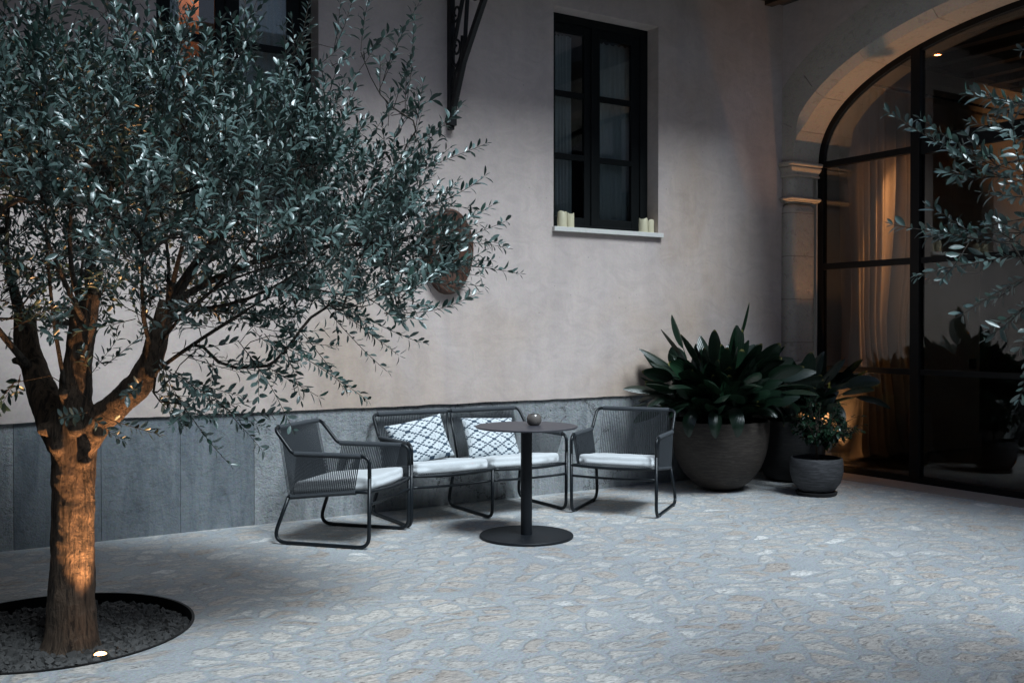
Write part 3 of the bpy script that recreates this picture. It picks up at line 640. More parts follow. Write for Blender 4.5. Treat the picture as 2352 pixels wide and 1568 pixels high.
def screen():
    t = thing('glazed_screen', 'tall black steel framed glass screen filling the stone arch', 'glass screen', (0, 0, 0))
    x0, x1 = 7.855, 7.915; NT = 90; T = [0.0006 + (pi - 0.0012) * k / NT for k in range(NT + 1)]
    f = MB(); vs = []
    for tt in T:
        a = arch_pt(tt, 0.015); b = arch_pt(tt, -0.05); vs += [(x0, *a), (x1, *a), (x1, *b), (x0, *b)]
    f.add(vs, [(j * 4 + k, j * 4 + (k + 1) % 4, (j + 1) * 4 + (k + 1) % 4, (j + 1) * 4 + k) for j in range(NT) for k in range(4)])
    f.box((x0, YJ - 0.05, 0.06), (x1, YJ + 0.015, 3.0)); f.box((x0, YC - AA - .015, 0.06), (x1, YC - AA + 0.05, 3.0)); f.box((x0 - .003, YC - AA - .01, 0.0), (x1 + .003, YJ + 0.01, 0.06))
    f.build('frame', M['black'], t)
    def ztop(y):
        u = abs(y - YC) / AA; return ZS + AB * max(0, 1 - min(1, u) ** AN) ** (1 / AN)
    mull = [5.715, 4.21, 2.705]; edges = [YJ - 0.05] + mull + [YC - AA + 0.05]
    for y in mull:
        m_ = MB(); m_.box((x0 - 0.012, y - 0.048, 0.0601), (x1 + 0.012, y + 0.048, ztop(y) - 0.02)); m_.build('mullion', M['black'], t, bevel=0.004)
    for bi in range(len(edges) - 1):
        yb = edges[bi] - (0.048 if bi else 0); ya = edges[bi + 1] + (0.048 if bi < len(edges) - 2 else 0)
        hs = [(1.0, .026), (2.0, .03), (3.0, .03)] if bi in (0, 3) else [(1.0, .026), (2.0, .026), (3.02, .075)]
        prev = 0.06
        for z, h in hs:
            b = MB(); b.box((x0 + 0.002, ya, z - h), (x1 - 0.002, yb, z + h)); b.build('transom', M['black'], t, bevel=0.003)
            p = MB(); p.box((7.878, ya, prev), (7.884, yb, z - h)); p.build('pane', M['glass2'], t); prev = z + h
        n = 24; p = MB(); 
        ys = [ya + (yb - ya) * k / n for k in range(n + 1)]
        for k in range(n):
            for X in (7.878, 7.884): p.quad((X, ys[k], prev), (X, ys[k + 1], prev), (X, ys[k + 1], max(prev, ztop(ys[k + 1]) - 0.02)), (X, ys[k], max(prev, ztop(ys[k]) - 0.02)))
        p.build('pane', M['glass2'], t)
screen()

# ------------------------------------------------------------------ room behind the screen
def room():
    f = MB(); f.quad((7.86, -2, 0.0), (14, -2, 0.0), (14, 7.7, 0.0), (7.86, 7.7, 0.0)); structure(f.build('room_floor', M['roomfloor']))
    wl = MB()
    Y = 7.15; dx0, dx1, dz = 11.04, 12.6, 2.35
    wl.quad((7.95, Y, 0), (dx0, Y, 0), (dx0, Y, 4.5), (7.95, Y, 4.5)); wl.quad((dx0, Y, dz), (dx1, Y, dz), (dx1, Y, 4.5), (dx0, Y, 4.5)); wl.quad((dx1, Y, 0), (14, Y, 0), (14, Y, 4.5), (dx1, Y, 4.5))
    wl.quad((14, 7.2, 0), (14, -2, 0), (14, -2, 4.5), (14, 7.2, 4.5)); wl.quad((7.95, -2, 0), (14, -2, 0), (14, -2, 4.5), (7.95, -2, 4.5))
    wl.quad((dx0, Y, 0), (dx0, Y + .3, 0), (dx0, Y + .3, dz), (dx0, Y, dz)); wl.quad((dx1, Y, 0), (dx1, Y + .3, 0), (dx1, Y + .3, dz), (dx1, Y, dz)); wl.quad((dx0, Y, dz), (dx1, Y, dz), (dx1, Y + .3, dz), (dx0, Y + .3, dz))
    structure(wl.build('room_walls', M['roomwall']))
    d = MB(); d.quad((dx0 - .1, Y + .3, 0), (dx1 + .1, Y + .3, 0), (dx1 + .1, Y + .3, dz + .1), (dx0 - .1, Y + .3, dz + .1)); structure(d.build('doorway', M['dark']))
    c = MB(); c.box((7.9, -2, 4.42), (14, 7.25, 4.5))
    for k in range(14): c.box((8.0 + k * 0.45, -2, 4.28), (8.12 + k * 0.45, 7.13, 4.419))
    c.box((7.96, 7.02, 4.30), (14, 7.14, 4.42)); structure(c.build('room_ceiling', M['darkwood']))
    # panelling
    p = MB(); p.box((9.75, 7.12, 0.16), (11.0, 7.149, 2.03)); p.box((9.75, 7.105, 0.0), (11.03, 7.149, 0.16)); p.box((9.7, 7.11, 2.03), (11.03, 7.149, 2.07))
    tag(p.build('wall_panelling', M['cream'], bevel=0.005), 'pale panelled wall section inside the glazed room beside the dark doorway', 'panelling')
    s_ = MB(); s_.box((10.78, 7.095, 0.92), (10.90, 7.12, 1.04)); so = s_.build('wall_socket', M['plastic'], bevel=0.006); tag(so, 'small black square switch plate on the pale wall inside the glazed room', 'switch plate')
    kn = MB(); kn.tube([(9.98, 7.12, 1.92), (9.98, 7.06, 1.92)], 0.035, 20); kn.tube([(9.98, 7.06, 1.92), (9.98, 7.035, 1.90)], [0.022, 0.026], 16)
    tag(kn.build('thermostat', M['cream'], auto=40), 'small round pale fitting on the wall inside the glazed room', 'wall fitting')
room()

def drape():
    t = thing('curtain', 'floor length brown linen curtain pooled on the floor inside the glazed room', 'curtain', (8.38, 6.95, 0))
    mb = MB(); NX, NZ = 260, 70; vs = []
    rnd = random.Random(9); ph = [rnd.random() * 6.3 for _ in range(8)]
    for j in range(NZ + 1):
        v = j / NZ; z = 3.90 * (1 - v)
        cinch = math.exp(-((z - 1.38) / 0.5) ** 2)
        for i in range(NX + 1):
            u = i / NX
            spread = 1.0 + 0.10 * max(0, 1 - z / 1.2) - 0.10 * cinch
            off = 0.10 * sin(pi * v)
            ff = u * 9.5 + 0.35 * sin(u * 11 + ph[0]) + 0.18 * sin(z * 1.1 + u * 7 + ph[1])
            amp = 0.055 + 0.03 * sin(u * 17 + ph[2]) + 0.03 * v
            x = (u * 1.12 + off * 0.3) * spread + 0.05 * sin(z * 1.5 + u * 3) * v + 0.02 * cos(ff * 2 * pi)
            y = amp * sin(ff * 2 * pi) + 0.012 * sin(ff * 4 * pi + ph[3]) + 0.01 * cinch * sin(u * 90)
            if z < 0.35:
                k = (0.35 - z) / 0.35; y -= 0.05 * k ** 2 + 0.05 * k * sin(u * 23 + ph[4]); x += 0.10 * k * (u - 0.3) + 0.03 * k * sin(u * 31)
                zz = z * (1 - 0.7 * k) + 0.03 + 0.05 * k * (0.5 + 0.5 * sin(u * 40 + ph[5]))
            else: zz = z
            vs.append((x, y, max(zz, 0.012)))
    mb.add(vs, [(j * (NX + 1) + i, j * (NX + 1) + i + 1, (j + 1) * (NX + 1) + i + 1, (j + 1) * (NX + 1) + i) for j in range(NZ) for i in range(NX)])
    o = mb.build('linen_cloth', M['linen'], t, smooth=True); sd = o.modifiers.new('solid', 'SOLIDIFY'); sd.thickness = 0.004
    r = MB(); r.tube([(8.1, 6.95, 3.95), (12.8, 6.95, 3.95)], 0.013, 12)
    for x in (8.2, 9.8, 11.3, 12.7): r.tube([(x, 6.95, 3.95), (x, 7.15, 3.95)], 0.009, 8); r.tube([(x - .03, 6.95, 3.95), (x + .03, 6.95, 3.95)], 0.02, 10)
    tag(r.build('curtain_rail', M['iron'], auto=40), 'thin dark curtain rail along the wall inside the glazed room', 'rail')
drape()

# ------------------------------------------------------------------ other sides of the yard (seen in reflections, they shade the yard)
def far_walls():
    for nm, lab, a, b in (('courtyard_wall', 'plain plastered wall closing the courtyard behind the olive tree', (-6.3, -6, 0), (-6, 6.95, 10.5)), ('courtyard_wall', 'plain plastered wall closing the courtyard opposite the pink house wall', (-6, -6.3, 0), (7.6, -6, 7.5))):
        t = thing(nm, lab, 'wall', (0, 0, 0)); m_ = MB(); m_.box(a, b); m_.build('plaster', M['plaster'], t)
        g_ = MB()
        if a[0] < -6.1:
            for k in range(3): g_.box((-6.0, -4 + k * 4, 0.0), (-5.96, -2.6 + k * 4, 2.6)); g_.box((-6.0, -4 + k * 4, 4), (-5.96, -2.6 + k * 4, 5.8))
        else:
            for k in range(3): g_.box((-4 + k * 4, -6.0, 0.0), (-2.6 + k * 4, -5.96, 2.6)); g_.box((-4 + k * 4, -6.0, 4), (-2.6 + k * 4, -5.96, 5.8))
        g_.build('door_leaf', M['wframe'], t)
far_walls()

# ------------------------------------------------------------------ lamps: visible, inferred from their glow, and one added fill
def spot(name, loc, target, energy, size, blend, col, radius=0.03, parent=None):
    d = bpy.data.lights.new(name, 'SPOT'); d.energy = energy; d.spot_size = radians(size); d.spot_blend = blend; d.color = col; d.shadow_soft_size = radius
    o = bpy.data.objects.new(name, d); S.collection.objects.link(o); o.location = loc
    o.rotation_euler = (Vector(target) - Vector(loc)).to_track_quat('-Z', 'Y').to_euler()
    if parent:
        o.parent = parent; o.location = Vector(loc) - parent.location
    return o
WARM = (1.0, 0.50, 0.21)
def uplight(loc, label, target, energy, size, rad=0.022, lift=0.03, blend=0.8):
    t = thing('uplight', label, 'uplight', loc, 0)
    h = MB(); h.lathe([(rad * 0.9, -0.05), (rad * 1.5, -0.05), (rad * 1.5, 0.006), (rad * 1.25, 0.008), (rad * 1.1, 0.004)], (0, 0, 0), 28); h.build('housing', M['metal'], t, auto=40)
    l = MB(); l.lathe([(rad * 1.15, 0.004), (rad * 1.0, 0.009), (rad * 0.6, 0.013), (0.0, 0.014)], (0, 0, 0), 24); l.build('lens', M['lampglow'], t)
    spot('lamp', Vector(loc) + Vector((0, 0, lift)), target, energy, size, blend, WARM, 0.012, t)
uplight((0.795, 4.635, -0.034), 'small glowing ground uplight in the gravel in front of the olive trunk', (0.765, 4.70, 0.70), 90, 56, blend=1.0)
uplight((7.70, 6.57, 0.012), 'small glowing ground uplight at the foot of the stone pier', (7.69, 6.48, 3.0), 100, 64, blend=1.0)
def downlight(loc, label, target, e, size):
    t = thing('downlight', label, 'ceiling light', loc)
    h = MB(); h.lathe([(0.05, 0.05), (0.05, -0.004), (0.036, -0.006), (0.034, 0.0)], (0, 0, 0), 28); h.build('bezel', M['black'], t, auto=40)
    l = MB(); l.lathe([(0.0, 0.0), (0.034, 0.0)], (0, 0, 0), 24); l.build('lens', M['lampglow'], t)
    spot('lamp', Vector(loc) + Vector((0, 0, -0.03)), target, e, size, 0.7, WARM, 0.02, t)
downlight((9.43, 6.60, 4.27), 'small lit spotlight in the beamed ceiling above the linen curtain', (8.86, 6.89, 2.25), 330, 15)
downlight((10.1, 5.2, 4.27), 'unseen fill spotlight added in the beamed ceiling to light the linen curtain', (8.9, 6.9, 2.3), 36, 44)  # added fill, fixture not visible; softly lights the curtain folds
downlight((9.5, 3.6, 4.27), 'small lit spotlight in the beamed ceiling over the polished floor', (12.6, 7.1, 3.85), 70, 44)

# ------------------------------------------------------------------ harp chairs
def webbing(mb, A0, A1, B0, B1, n, r=0.0021, off=0.012, nor=(1, 0, 0), layers=2):
    A0, A1, B0, B1 = map(Vector, (A0, A1, B0, B1)); nor = Vector(nor).normalized()
    for l in range(layers):
        s_ = (1 if l == 0 else -1) if layers == 2 else 0
        for k in range(n):
            u = (k + 0.5 * l + .25) / n; a = A0.lerp(A1, u); b = B0.lerp(B1, u); mb.tube([a + nor * off * s_, b + nor * off * s_], r, 5, False)
def cushion(x0, x1, y0, y1, zb, zt, slope, parent, rf=0.09, seed=0, rb=0.03):
    n = 26; vs = []; rows = []
    def pt(u, v):
        x = x0 + (x1 - x0) * u; y = y0 + (y1 - y0) * v
        ax, ay = abs(2 * u - 1), abs(2 * v - 1)
        e = 1 - 0.05 * (ax ** 6) * (ay ** 6)
        cx, cy = (x0 + x1) / 2, (y0 + y1) / 2
        bow = 0.018 * (1 - ay ** 2) * u
        return cx + (x - cx) * e + bow, cy + (y - cy) * e, max(ax, ay)
    def zt_(u, v, m_): 
        x = x0 + (x1 - x0) * u
        puff = (1 - (2 * u - 1) ** 8) * (1 - (2 * v - 1) ** 8)
        return zt + slope * (u - 1) + 0.010 * puff ** 0.6 + 0.004 * noise.noise((x * 9, v * 5, seed))
    mb = MB(); top = []; edge = []
    for i in range(n + 1):
        for j in range(n + 1):
            u, v = i / n, j / n; uu = 0.5 - 0.5 * cos(u * pi); vv = 0.5 - 0.5 * cos(v * pi); x, y, m_ = pt(uu, vv); k = 0.5 + 0.5 * max(0, 1 - (max(0, (m_ - 0.93)) / 0.07) ** 3) ** 0.5
            vs.append((x, y, zb + slope * (uu - 1) + (zt_(uu, vv, m_) - zb - slope * (uu - 1)) * k))
    nn = (n + 1) ** 2
    for i in range(n + 1):
        for j in range(n + 1):
            u, v = i / n, j / n; uu = 0.5 - 0.5 * cos(u * pi); vv = 0.5 - 0.5 * cos(v * pi); x, y, m_ = pt(uu, vv); k = 0.5 + 0.5 * max(0, 1 - (max(0, (m_ - 0.93)) / 0.07) ** 3) ** 0.5
            zc = (zt_(uu, vv, m_) + zb + slope * (uu - 1)) / 2; vs.append((x, y, zc - (zc - zb - slope * (uu - 1)) * (2 * k - 1)))
    f = []
    for i in range(n):
        for j in range(n):
            a = i * (n + 1) + j; f.append((a, a + n + 1, a + n + 2, a + 1)); f.append((nn + a, nn + a + 1, nn + a + n + 2, nn + a + n + 1))
    for i in range(n):
        for a, b in ((i, i + 1), (n * (n + 1) + i + 1, n * (n + 1) + i)): f.append((a, b, nn + b, nn + a))
        a, b = (i + 1) * (n + 1), i * (n + 1); f.append((a, b, nn + b, nn + a)); a, b = i * (n + 1) + n, (i + 1) * (n + 1) + n; f.append((a, b, nn + b, nn + a))
    mb.add(vs, f); c = mb.build('seat_cushion', M['cush'], parent, smooth=True)
    # piping seam round the top edge
    P = []
    for k in range(120):
        q = k / 120 * 4; s_ = int(q); w_ = q - s_; u, v = ((w_, 0.0), (1.0, w_), (1 - w_, 1.0), (0.0, 1 - w_))[s_]; u = 0.012 + u * 0.976; v = 0.012 + v * 0.976
        x, y, m_ = pt(u, v); P.append((x, y, zb + slope * (u - 1) + (zt_(u, v, 1) - zb - slope * (u - 1)) * 0.83))
    pm = MB(); pm.tube(P + [P[0]], 0.0013, 6, False); pm.build('piping', M['cush'], c, smooth=True)
    return c

RT = 0.0125
def side_paths(y, ins=0.0):
    """leg loop and arm/back line at one side (local x forward, origin at floor centre)"""
    leg = fillet([(-0.235, y * 0.93, 0.30), (-0.34, y, RT), (0.34, y, RT), (0.345, y, 0.45)], [0.075, 0.075], 8)
    return leg
def harp_frame(t, W, dividers=()):
    """W = half width"""
    for s_ in (-1, 1):
        y = s_ * W; m_ = MB()
        m_.tube(side_paths(y), RT, 12)
        for x in (-0.22, 0.24): m_.tube([(x - .015, y, 0.006), (x + 0.015, y, 0.006)], 0.0135, 8)
        m_.build('leg', M['tube'], t, smooth=True)
    pts = [(0.345, -W, 0.45), (0.345, -W, 0.585), (-0.19, -W, 0.585), (-0.325, -W * 0.985, 0.745), (-0.325, W * 0.985, 0.745), (-0.19, W, 0.585), (0.345, W, 0.585), (0.345, W, 0.45)]
    m_ = MB(); m_.tube(fillet(pts, [0.06, 0.07, 0.05, 0.05, 0.07, 0.06], 8), RT, 12); m_.build('arm_and_back_rail', M['tube'], t, smooth=True)
    # seat frame: rear rail, side rails, bowed front bar
    m_ = MB(); Wi = W * 0.93
    m_.tube([(-0.235, -Wi, 0.30), (-0.235, Wi, 0.30)], RT, 10)
    for s_ in (-1, 1): m_.tube(fillet([(-0.235, s_ * Wi, 0.30), (0.25, s_ * Wi, 0.355), (0.345, s_ * W, 0.362)], 0.05, 4), 0.011, 10)
    seats = list(dividers) ; ends = [-W] + list(dividers) + [W]
    for a, b in zip(ends[:-1], ends[1:]):
        m_.tube(bez((0.345, a, 0.365), (0.385, (a + b) / 2, 0.345), (0.345, b, 0.365), 14), 0.011, 10)
    m_.build('seat_frame', M['tube'], t, smooth=True)
    m_ = MB()
    for a, b in zip(ends[:-1], ends[1:]): m_.tube(bez((0.345, a, 0.285), (0.30, (a + b) / 2, 0.262), (0.345, b, 0.285), 12), 0.009, 10)
    m_.build('stretcher', M['tube'], t, smooth=True)
    for s_ in (-1, 1):
        m_ = MB(); webbing(m_, (-0.165, s_ * W, 0.585), (0.285, s_ * W, 0.585), (-0.205, s_ * Wi, 0.305), (0.235, s_ * Wi, 0.355), 34, nor=(0, 1, 0))
        m_.tube([(-0.175, s_ * W, 0.585), (0.29, s_ * W, 0.585)], RT + 0.005, 12); m_.tube([(-0.215, s_ * Wi, 0.304), (0.24, s_ * Wi, 0.355)], RT + 0.004, 10)
        m_.build('arm_webbing', M['rope'], t, auto=40)
def seat_web(t, ya, yb):
    m_ = MB(); webbing(m_, (-0.225, ya, 0.312), (-0.225, yb, 0.312), (0.345, ya, 0.372), (0.345, yb, 0.372), 34, 0.003, 0, (0, 0, 1), 1)
    m_.build('seat_webbing', M['rope'], t, auto=40)
def make_chair(loc, rz, label):
    t = thing('armchair', label, 'armchair', loc, rz, 'rope armchairs either side of the bench'); W = 0.325
    harp_frame(t, W)
    m_ = MB(); webbing(m_, (-0.325, -0.265, 0.745), (-0.325, 0.265, 0.745), (-0.237, -0.285, 0.30), (-0.237, 0.285, 0.30), 38, nor=(0.98, 0, 0.2))
    m_.tube([(-0.325, -0.27, 0.745), (-0.325, 0.27, 0.745)], RT + 0.005, 12); m_.tube([(-0.235, -0.285, 0.30), (-0.235, 0.285, 0.30)], RT + 0.004, 10)
    m_.build('back_webbing', M['rope'], t, auto=40); seat_web(t, -0.28, 0.28)
    cushion(-0.225, 0.335, -0.285, 0.285, 0.366, 0.440, 0.055, t, seed=int(loc[0] * 7))
    return t
c1 = make_chair((2.595, 6.266, 0), radians(-48.5), 'charcoal rope armchair with white seat cushion, seen side-on, nearest the olive trunk')
c2 = dup(c1, (4.86, 6.10, 0), radians(216.5), 'charcoal rope armchair with white seat cushion, seen from the front, beside the large bowl planter')

def bench():
    W = 0.655; t = thing('rope_bench', 'two seat charcoal rope bench with two white seat cushions, backed against the stone base', 'bench', (3.755, 6.595, 0), radians(-90), None)
    harp_frame(t, W, (0.0,))
    m_ = MB(); m_.tube(fillet([(-0.235, 0, 0.30), (-0.34, 0, RT), (0.34, 0, RT), (0.345, 0, 0.365)], [0.075, 0.075], 8), RT, 12); m_.build('leg', M['tube'], t, smooth=True)
    m_ = MB(); m_.tube([(-0.325, -0.012, 0.745), (-0.237, -0.045, 0.30)], 0.009, 8); m_.tube([(-0.325, 0.012, 0.745), (-0.237, 0.045, 0.30)], 0.009, 8); m_.build('centre_strut', M['tube'], t, smooth=True)
    for s_ in (-1, 1):
        m_ = MB(); webbing(m_, (-0.325, s_ * 0.03, 0.745), (-0.325, s_ * 0.60, 0.745), (-0.237, s_ * 0.055, 0.30), (-0.237, s_ * 0.60, 0.30), 42, nor=(0.98, 0, 0.2))
        m_.tube([(-0.325, s_ * 0.02, 0.745), (-0.325, s_ * 0.605, 0.745)], RT + 0.005, 12); m_.tube([(-0.235, s_ * 0.05, 0.30), (-0.235, s_ * 0.60, 0.30)], RT + 0.004, 10)
        m_.build('back_webbing', M['rope'], t, auto=40)
        seat_web(t, s_ * 0.03, s_ * 0.60)
        cushion(-0.225, 0.335, s_ * 0.315 - 0.30, s_ * 0.315 + 0.30, 0.366, 0.440, 0.055, t, seed=5 + s_)
bench()

def pillow(loc, roll, tilt, yaw, w_, h_, label, seed):
    n = 44; mb = MB(); uvs = []
    for side in (1, -1):
        vs = []
        for i in range(n + 1):
            for j in range(n + 1):
                u, v = 2 * i / n - 1, 2 * j / n - 1
                pin = 1 - 0.055 * (1 - u * u) * (abs(v) ** 3); pin2 = 1 - 0.07 * (1 - v * v) * (abs(u) ** 3)
                th = 0.062 * ((1 - u ** 4) * (1 - v ** 4)) ** 0.55 * (1 + 0.25 * noise.noise((u * 1.6, v * 1.6, seed)))
                wr = 0.004 * noise.noise((u * 5, v * 5, seed + side)) * (1 - max(abs(u), abs(v)) ** 6)
                vs.append((u * w_ / 2 * pin2, (th + wr) * side + 0.012 * noise.noise((u * 1.3, v * 1.3, seed + 9)), v * h_ / 2 * pin)); uvs.append(((u + 1) / 2 + seed * 0.13, (v + 1) / 2 * h_ / w_ + seed * 0.07))
        mb.add(vs, [((i * (n + 1) + j, (i + 1) * (n + 1) + j, (i + 1) * (n + 1) + j + 1, i * (n + 1) + j + 1) if side < 0 else (i * (n + 1) + j, i * (n + 1) + j + 1, (i + 1) * (n + 1) + j + 1, (i + 1) * (n + 1) + j)) for i in range(n) for j in range(n)])
    o = mb.build('throw_pillow', M['ikat'], smooth=True, uvs=uvs); o.location = loc
    o.rotation_euler = (Matrix.Rotation(yaw, 4, 'Z') @ Matrix.Rotation(tilt, 4, 'X') @ Matrix.Rotation(roll, 4, 'Y')).to_euler()
    tag(o, label, 'pillow', 'patterned pillows on the rope bench')
pillow((3.36, 6.64, 0.560), radians(-10), radians(-24), radians(-4), 0.47, 0.335, 'white pillow with navy lattice pattern leaning against the bench arm beside the side-on chair', 1)
pillow((3.98, 6.65, 0.545), radians(3), radians(-26), radians(3), 0.47, 0.335, 'white pillow with navy lattice pattern, partly covered by the round tabletop', 2)

# ------------------------------------------------------------------ table and candle holder
def table():
    t = thing('bistro_table', 'round dark pedestal table in front of the rope bench', 'table', (3.634, 5.612, 0))
    m_ = MB(); m_.lathe([(0.31, 0.0), (0.313, 0.003), (0.313, 0.014), (0.309, 0.018), (0.0, 0.0181)], n=96); m_.build('base_plate', M['base'], t, auto=30)
    m_ = MB(); m_.lathe([(0.038, 0.018), (0.038, 0.722)], n=40); m_.build('column', M['base'], t, auto=30)
    m_ = MB(); m_.lathe([(0.12, 0.72), (0.12, 0.7275)], n=40); m_.build('mounting_plate', M['base'], t, auto=30)
    m_ = MB(); m_.lathe([(0.334, 0.728), (0.341, 0.733), (0.341, 0.738), (0.339, 0.740), (0.0, 0.7401)], n=128); m_.build('tabletop', M['top'], t, auto=30)
    p = MB(); p.lathe([(0.026, 0.0), (0.036, 0.003), (0.047, 0.018), (0.051, 0.036), (0.048, 0.056), (0.040, 0.069), (0.037, 0.074), (0.034, 0.074), (0.037, 0.066), (0.043, 0.05), (0.044, 0.03), (0.03, 0.008), (0, 0.007)], n=48)
    o = p.build('votive_holder', M['smoke'], auto=50); o.location = (3.700, 5.62, 0.7405); tag(o, 'small smoky brown glass candle bowl on the round table', 'candle holder')
table()

# ------------------------------------------------------------------ planters
def planter(name, label, loc, prof, mat, soil_r, soil_z, wall=0.02):
    t = thing(name, label, 'planter', loc)
    m_ = MB(); r, z = prof[-1]; inner = [(r - wall * .3, z + 0.004), (r - wall, z), (r - wall, z - 0.04), (soil_r, soil_z - 0.02)]
    m_.lathe(prof + inner, n=72); m_.build('pot', mat, t, auto=50)
    s_ = MB(); s_.lathe([(soil_r + .01, soil_z - .01), (soil_r * .6, soil_z + .008), (0.0, soil_z + 0.012)], n=32); s_.build('soil', M['soil'], t)
    return t
def bowlprof(R, H, r0, e=2.2, n=20, rim=0.0):
    out_ = [(r0, 0.0)]
    z0 = 0.0
    for k in range(1, n + 1):
        z = H * k / n; q = 1 - z / H * 0.98; out_.append((r0 + (R - r0) * (1 - (1 - z / H) ** 2.6) ** 0.62, z))
    return out_
bp = bowlprof(0.42, 0.60, 0.10)
planter('bowl_planter', 'very large brown clay bowl planter full of dark broad leaves', (6.14, 6.40, 0), bp, M['bowl'], 0.39, 0.55)
planter('tall_planter', 'dark rounded clay planter half hidden between the big bowl and the small pot', (7.10, 6.46, 0), [(0.20, 0.0), (0.25, 0.04), (0.285, 0.16), (0.30, 0.32), (0.29, 0.46), (0.275, 0.55)], M['potd'], 0.25, 0.51)
ps = planter('round_pot', 'small round grey clay pot on a saucer with a glossy shrub', (6.624, 5.76, 0), [(0.11, 0.03), (0.15, 0.045), (0.195, 0.11), (0.217, 0.19), (0.216, 0.26), (0.210, 0.31)], M['pot'], 0.19, 0.275, 0.016)
m_ = MB(); m_.lathe([(0.145, 0.0), (0.162, 0.004), (0.168, 0.018), (0.170, 0.032), (0.164, 0.034), (0.150, 0.028), (0.0, 0.028)], n=64); m_.build('saucer', M['potd'], ps, auto=40)

class Leaves:
    def __init__(s): s.v = []; s.f = []; s.uv = []
    def blade(s, path, width, prof, fold=0.3, side=None, cross=2, roll=0.0):
        """leaf blade along path; prof(u) = relative half width; cross = strips per half"""
        L = len(path); o = len(s.v); m_ = 2 * cross + 1
        for i, p in enumerate(path):
            t = (path[min(i + 1, L - 1)] - path[max(i - 1, 0)]).normalized()
            sd = t.cross(Vector((0, 0, 1)));
            if side is not None: sd = side - t * side.dot(t)
            if sd.length < 1e-4: sd = Vector((1, 0, 0))
            sd.normalize(); nn = sd.cross(t).normalized()
            if roll: sd = sd * cos(roll) + nn * sin(roll); nn = sd.cross(t).normalized()
            u = i / (L - 1); wv = width * prof(u)
            for k in range(m_):
                q = (k - cross) / cross; s.v.append(tuple(p + sd * wv * q + nn * fold * wv * (abs(q) ** 1.3))); s.uv.append((0.5 + 0.5 * q * max(0.05, prof(u)), u))
        for i in range(L - 1):
            for k in range(m_ - 1): a = o + i * m_ + k; s.f.append((a, a + 1, a + m_ + 1, a + m_))
    def build(s, name, m, parent=None):
        mb = MB(); mb.v = s.v; mb.f = s.f; return mb.build(name, m, parent, smooth=True, uvs=s.uv)

def aspidistra(loc, zc, count, seed, label, Lr=(0.62, 1.0), extra=(), spread=1.0, ylim=6.92, xlim=7.44):
    rnd = random.Random(seed); t = thing('cast_iron_plant', label, 'plant', (loc[0], loc[1], zc))
    lv = Leaves(); st = MB(); O = Vector((loc[0], loc[1], zc))
    def lim(p):
        p = Vector(p) + O
        if p.y > ylim - 0.12: p.y = ylim - 0.12 + 0.11 * math.tanh((p.y - ylim + 0.12) / 0.3)
        if p.x > xlim - 0.12 and p.y > 6.55 and p.z < 5: p.x = xlim - 0.12 + 0.11 * math.tanh((p.x - xlim + 0.12) / 0.3)
        return p - O
    prof = lambda u: max(0.02, (sin(pi * min(1, u * 0.97 + 0.015) ** 0.85)) ** 0.62) * (1 if u < .9 else 1)
    specs = list(extra)
    for k in range(count):
        az = rnd.random() * 2 * pi; tl = (rnd.random() ** 0.85) * 62 * spread; specs.append((az, tl, rnd.uniform(*Lr), rnd.uniform(0.050, 0.076), rnd.uniform(0.15, 1.1)))
    for az, tl, L, wd, droop in specs:
        tl = radians(tl); r0 = rnd.random() * 0.20; a0 = az + rnd.uniform(-.5, .5)
        p = Vector((r0 * cos(a0), r0 * sin(a0), -0.01)); path = [p.copy()]; n = 26; d_ang = tl
        lat = Vector((cos(az), sin(az), 0)); side = Vector((-sin(az), cos(az), 0)); bend = droop * 1.25 * (0.35 + sin(tl))
        for i in range(n):
            u = i / n; ang = tl * (0.75 + 0.35 * u) + bend * u ** 2.2; p = p + (lat * sin(ang) + Vector((0, 0, 1)) * cos(ang)) * (L / n); path.append(p.copy())
        path = [lim(q) for q in path]; c = max(3, min(n - 8, int(n * (1 - rnd.uniform(0.25, 0.36) / L))))
        st.tube(path[:c + 2:2], 0.0035, 5, False); lv.blade(path[c:], wd * 1.15, prof, rnd.uniform(0.15, 0.45), side + Vector((0, 0, rnd.uniform(-.25, .25))), 3, rnd.gauss(0, 0.65))
    lv.build('leaf_blades', M['aspid'], t); st.build('leaf_stalks', M['aspid'], t, smooth=True)
R_ = lambda d: radians(d)
# azimuths: view right = -32 deg, towards viewer = -122, view left = 148
ex = [(R_(-20), 14, 1.10, 0.05, 0.05), (R_(120), 16, 1.0, 0.055, 0.1), (R_(148), 30, 0.98, 0.055, 0.2), (R_(150), 42, 0.98, 0.055, 0.35), (R_(160), 66, 0.92, 0.05, 0.3), (R_(165), 74, 0.85, 0.05, 0.35), (R_(175), 78, 0.8, 0.05, 0.5),
      (R_(185), 60, 0.78, 0.05, 1.5), (R_(200), 62, 0.75, 0.05, 1.7), (R_(225), 60, 0.74, 0.052, 1.8), (R_(-118), 58, 0.75, 0.05, 1.8), (R_(-60), 55, 0.76, 0.05, 1.7), (R_(-40), 45, 0.85, 0.05, 0.6), (R_(-35), 55, 0.9, 0.052, 0.5), (R_(-28), 38, 0.9, 0.05, 0.2)]
aspidistra((6.14, 6.40), 0.56, 240, 11, 'broad leaved dark green plant filling the very large bowl planter', (0.36, 0.88), ex)
ex2 = [(R_(-60), 50, 0.85, 0.055, 0.6), (R_(-80), 55, 0.8, 0.055, 0.5), (R_(-50), 60, 0.85, 0.055, 0.9), (R_(-40), 48, 0.8, 0.055, 0.3), (R_(-100), 62, 0.8, 0.055, 1.2), (R_(-90), 66, 0.75, 0.05, 1.6), (R_(-30), 40, 0.8, 0.055, 0.2)]
aspidistra((7.10, 6.46), 0.52, 70, 12, 'broad leaved dark green plant spreading above the hidden tall planter', (0.34, 0.74), ex2, 0.95)

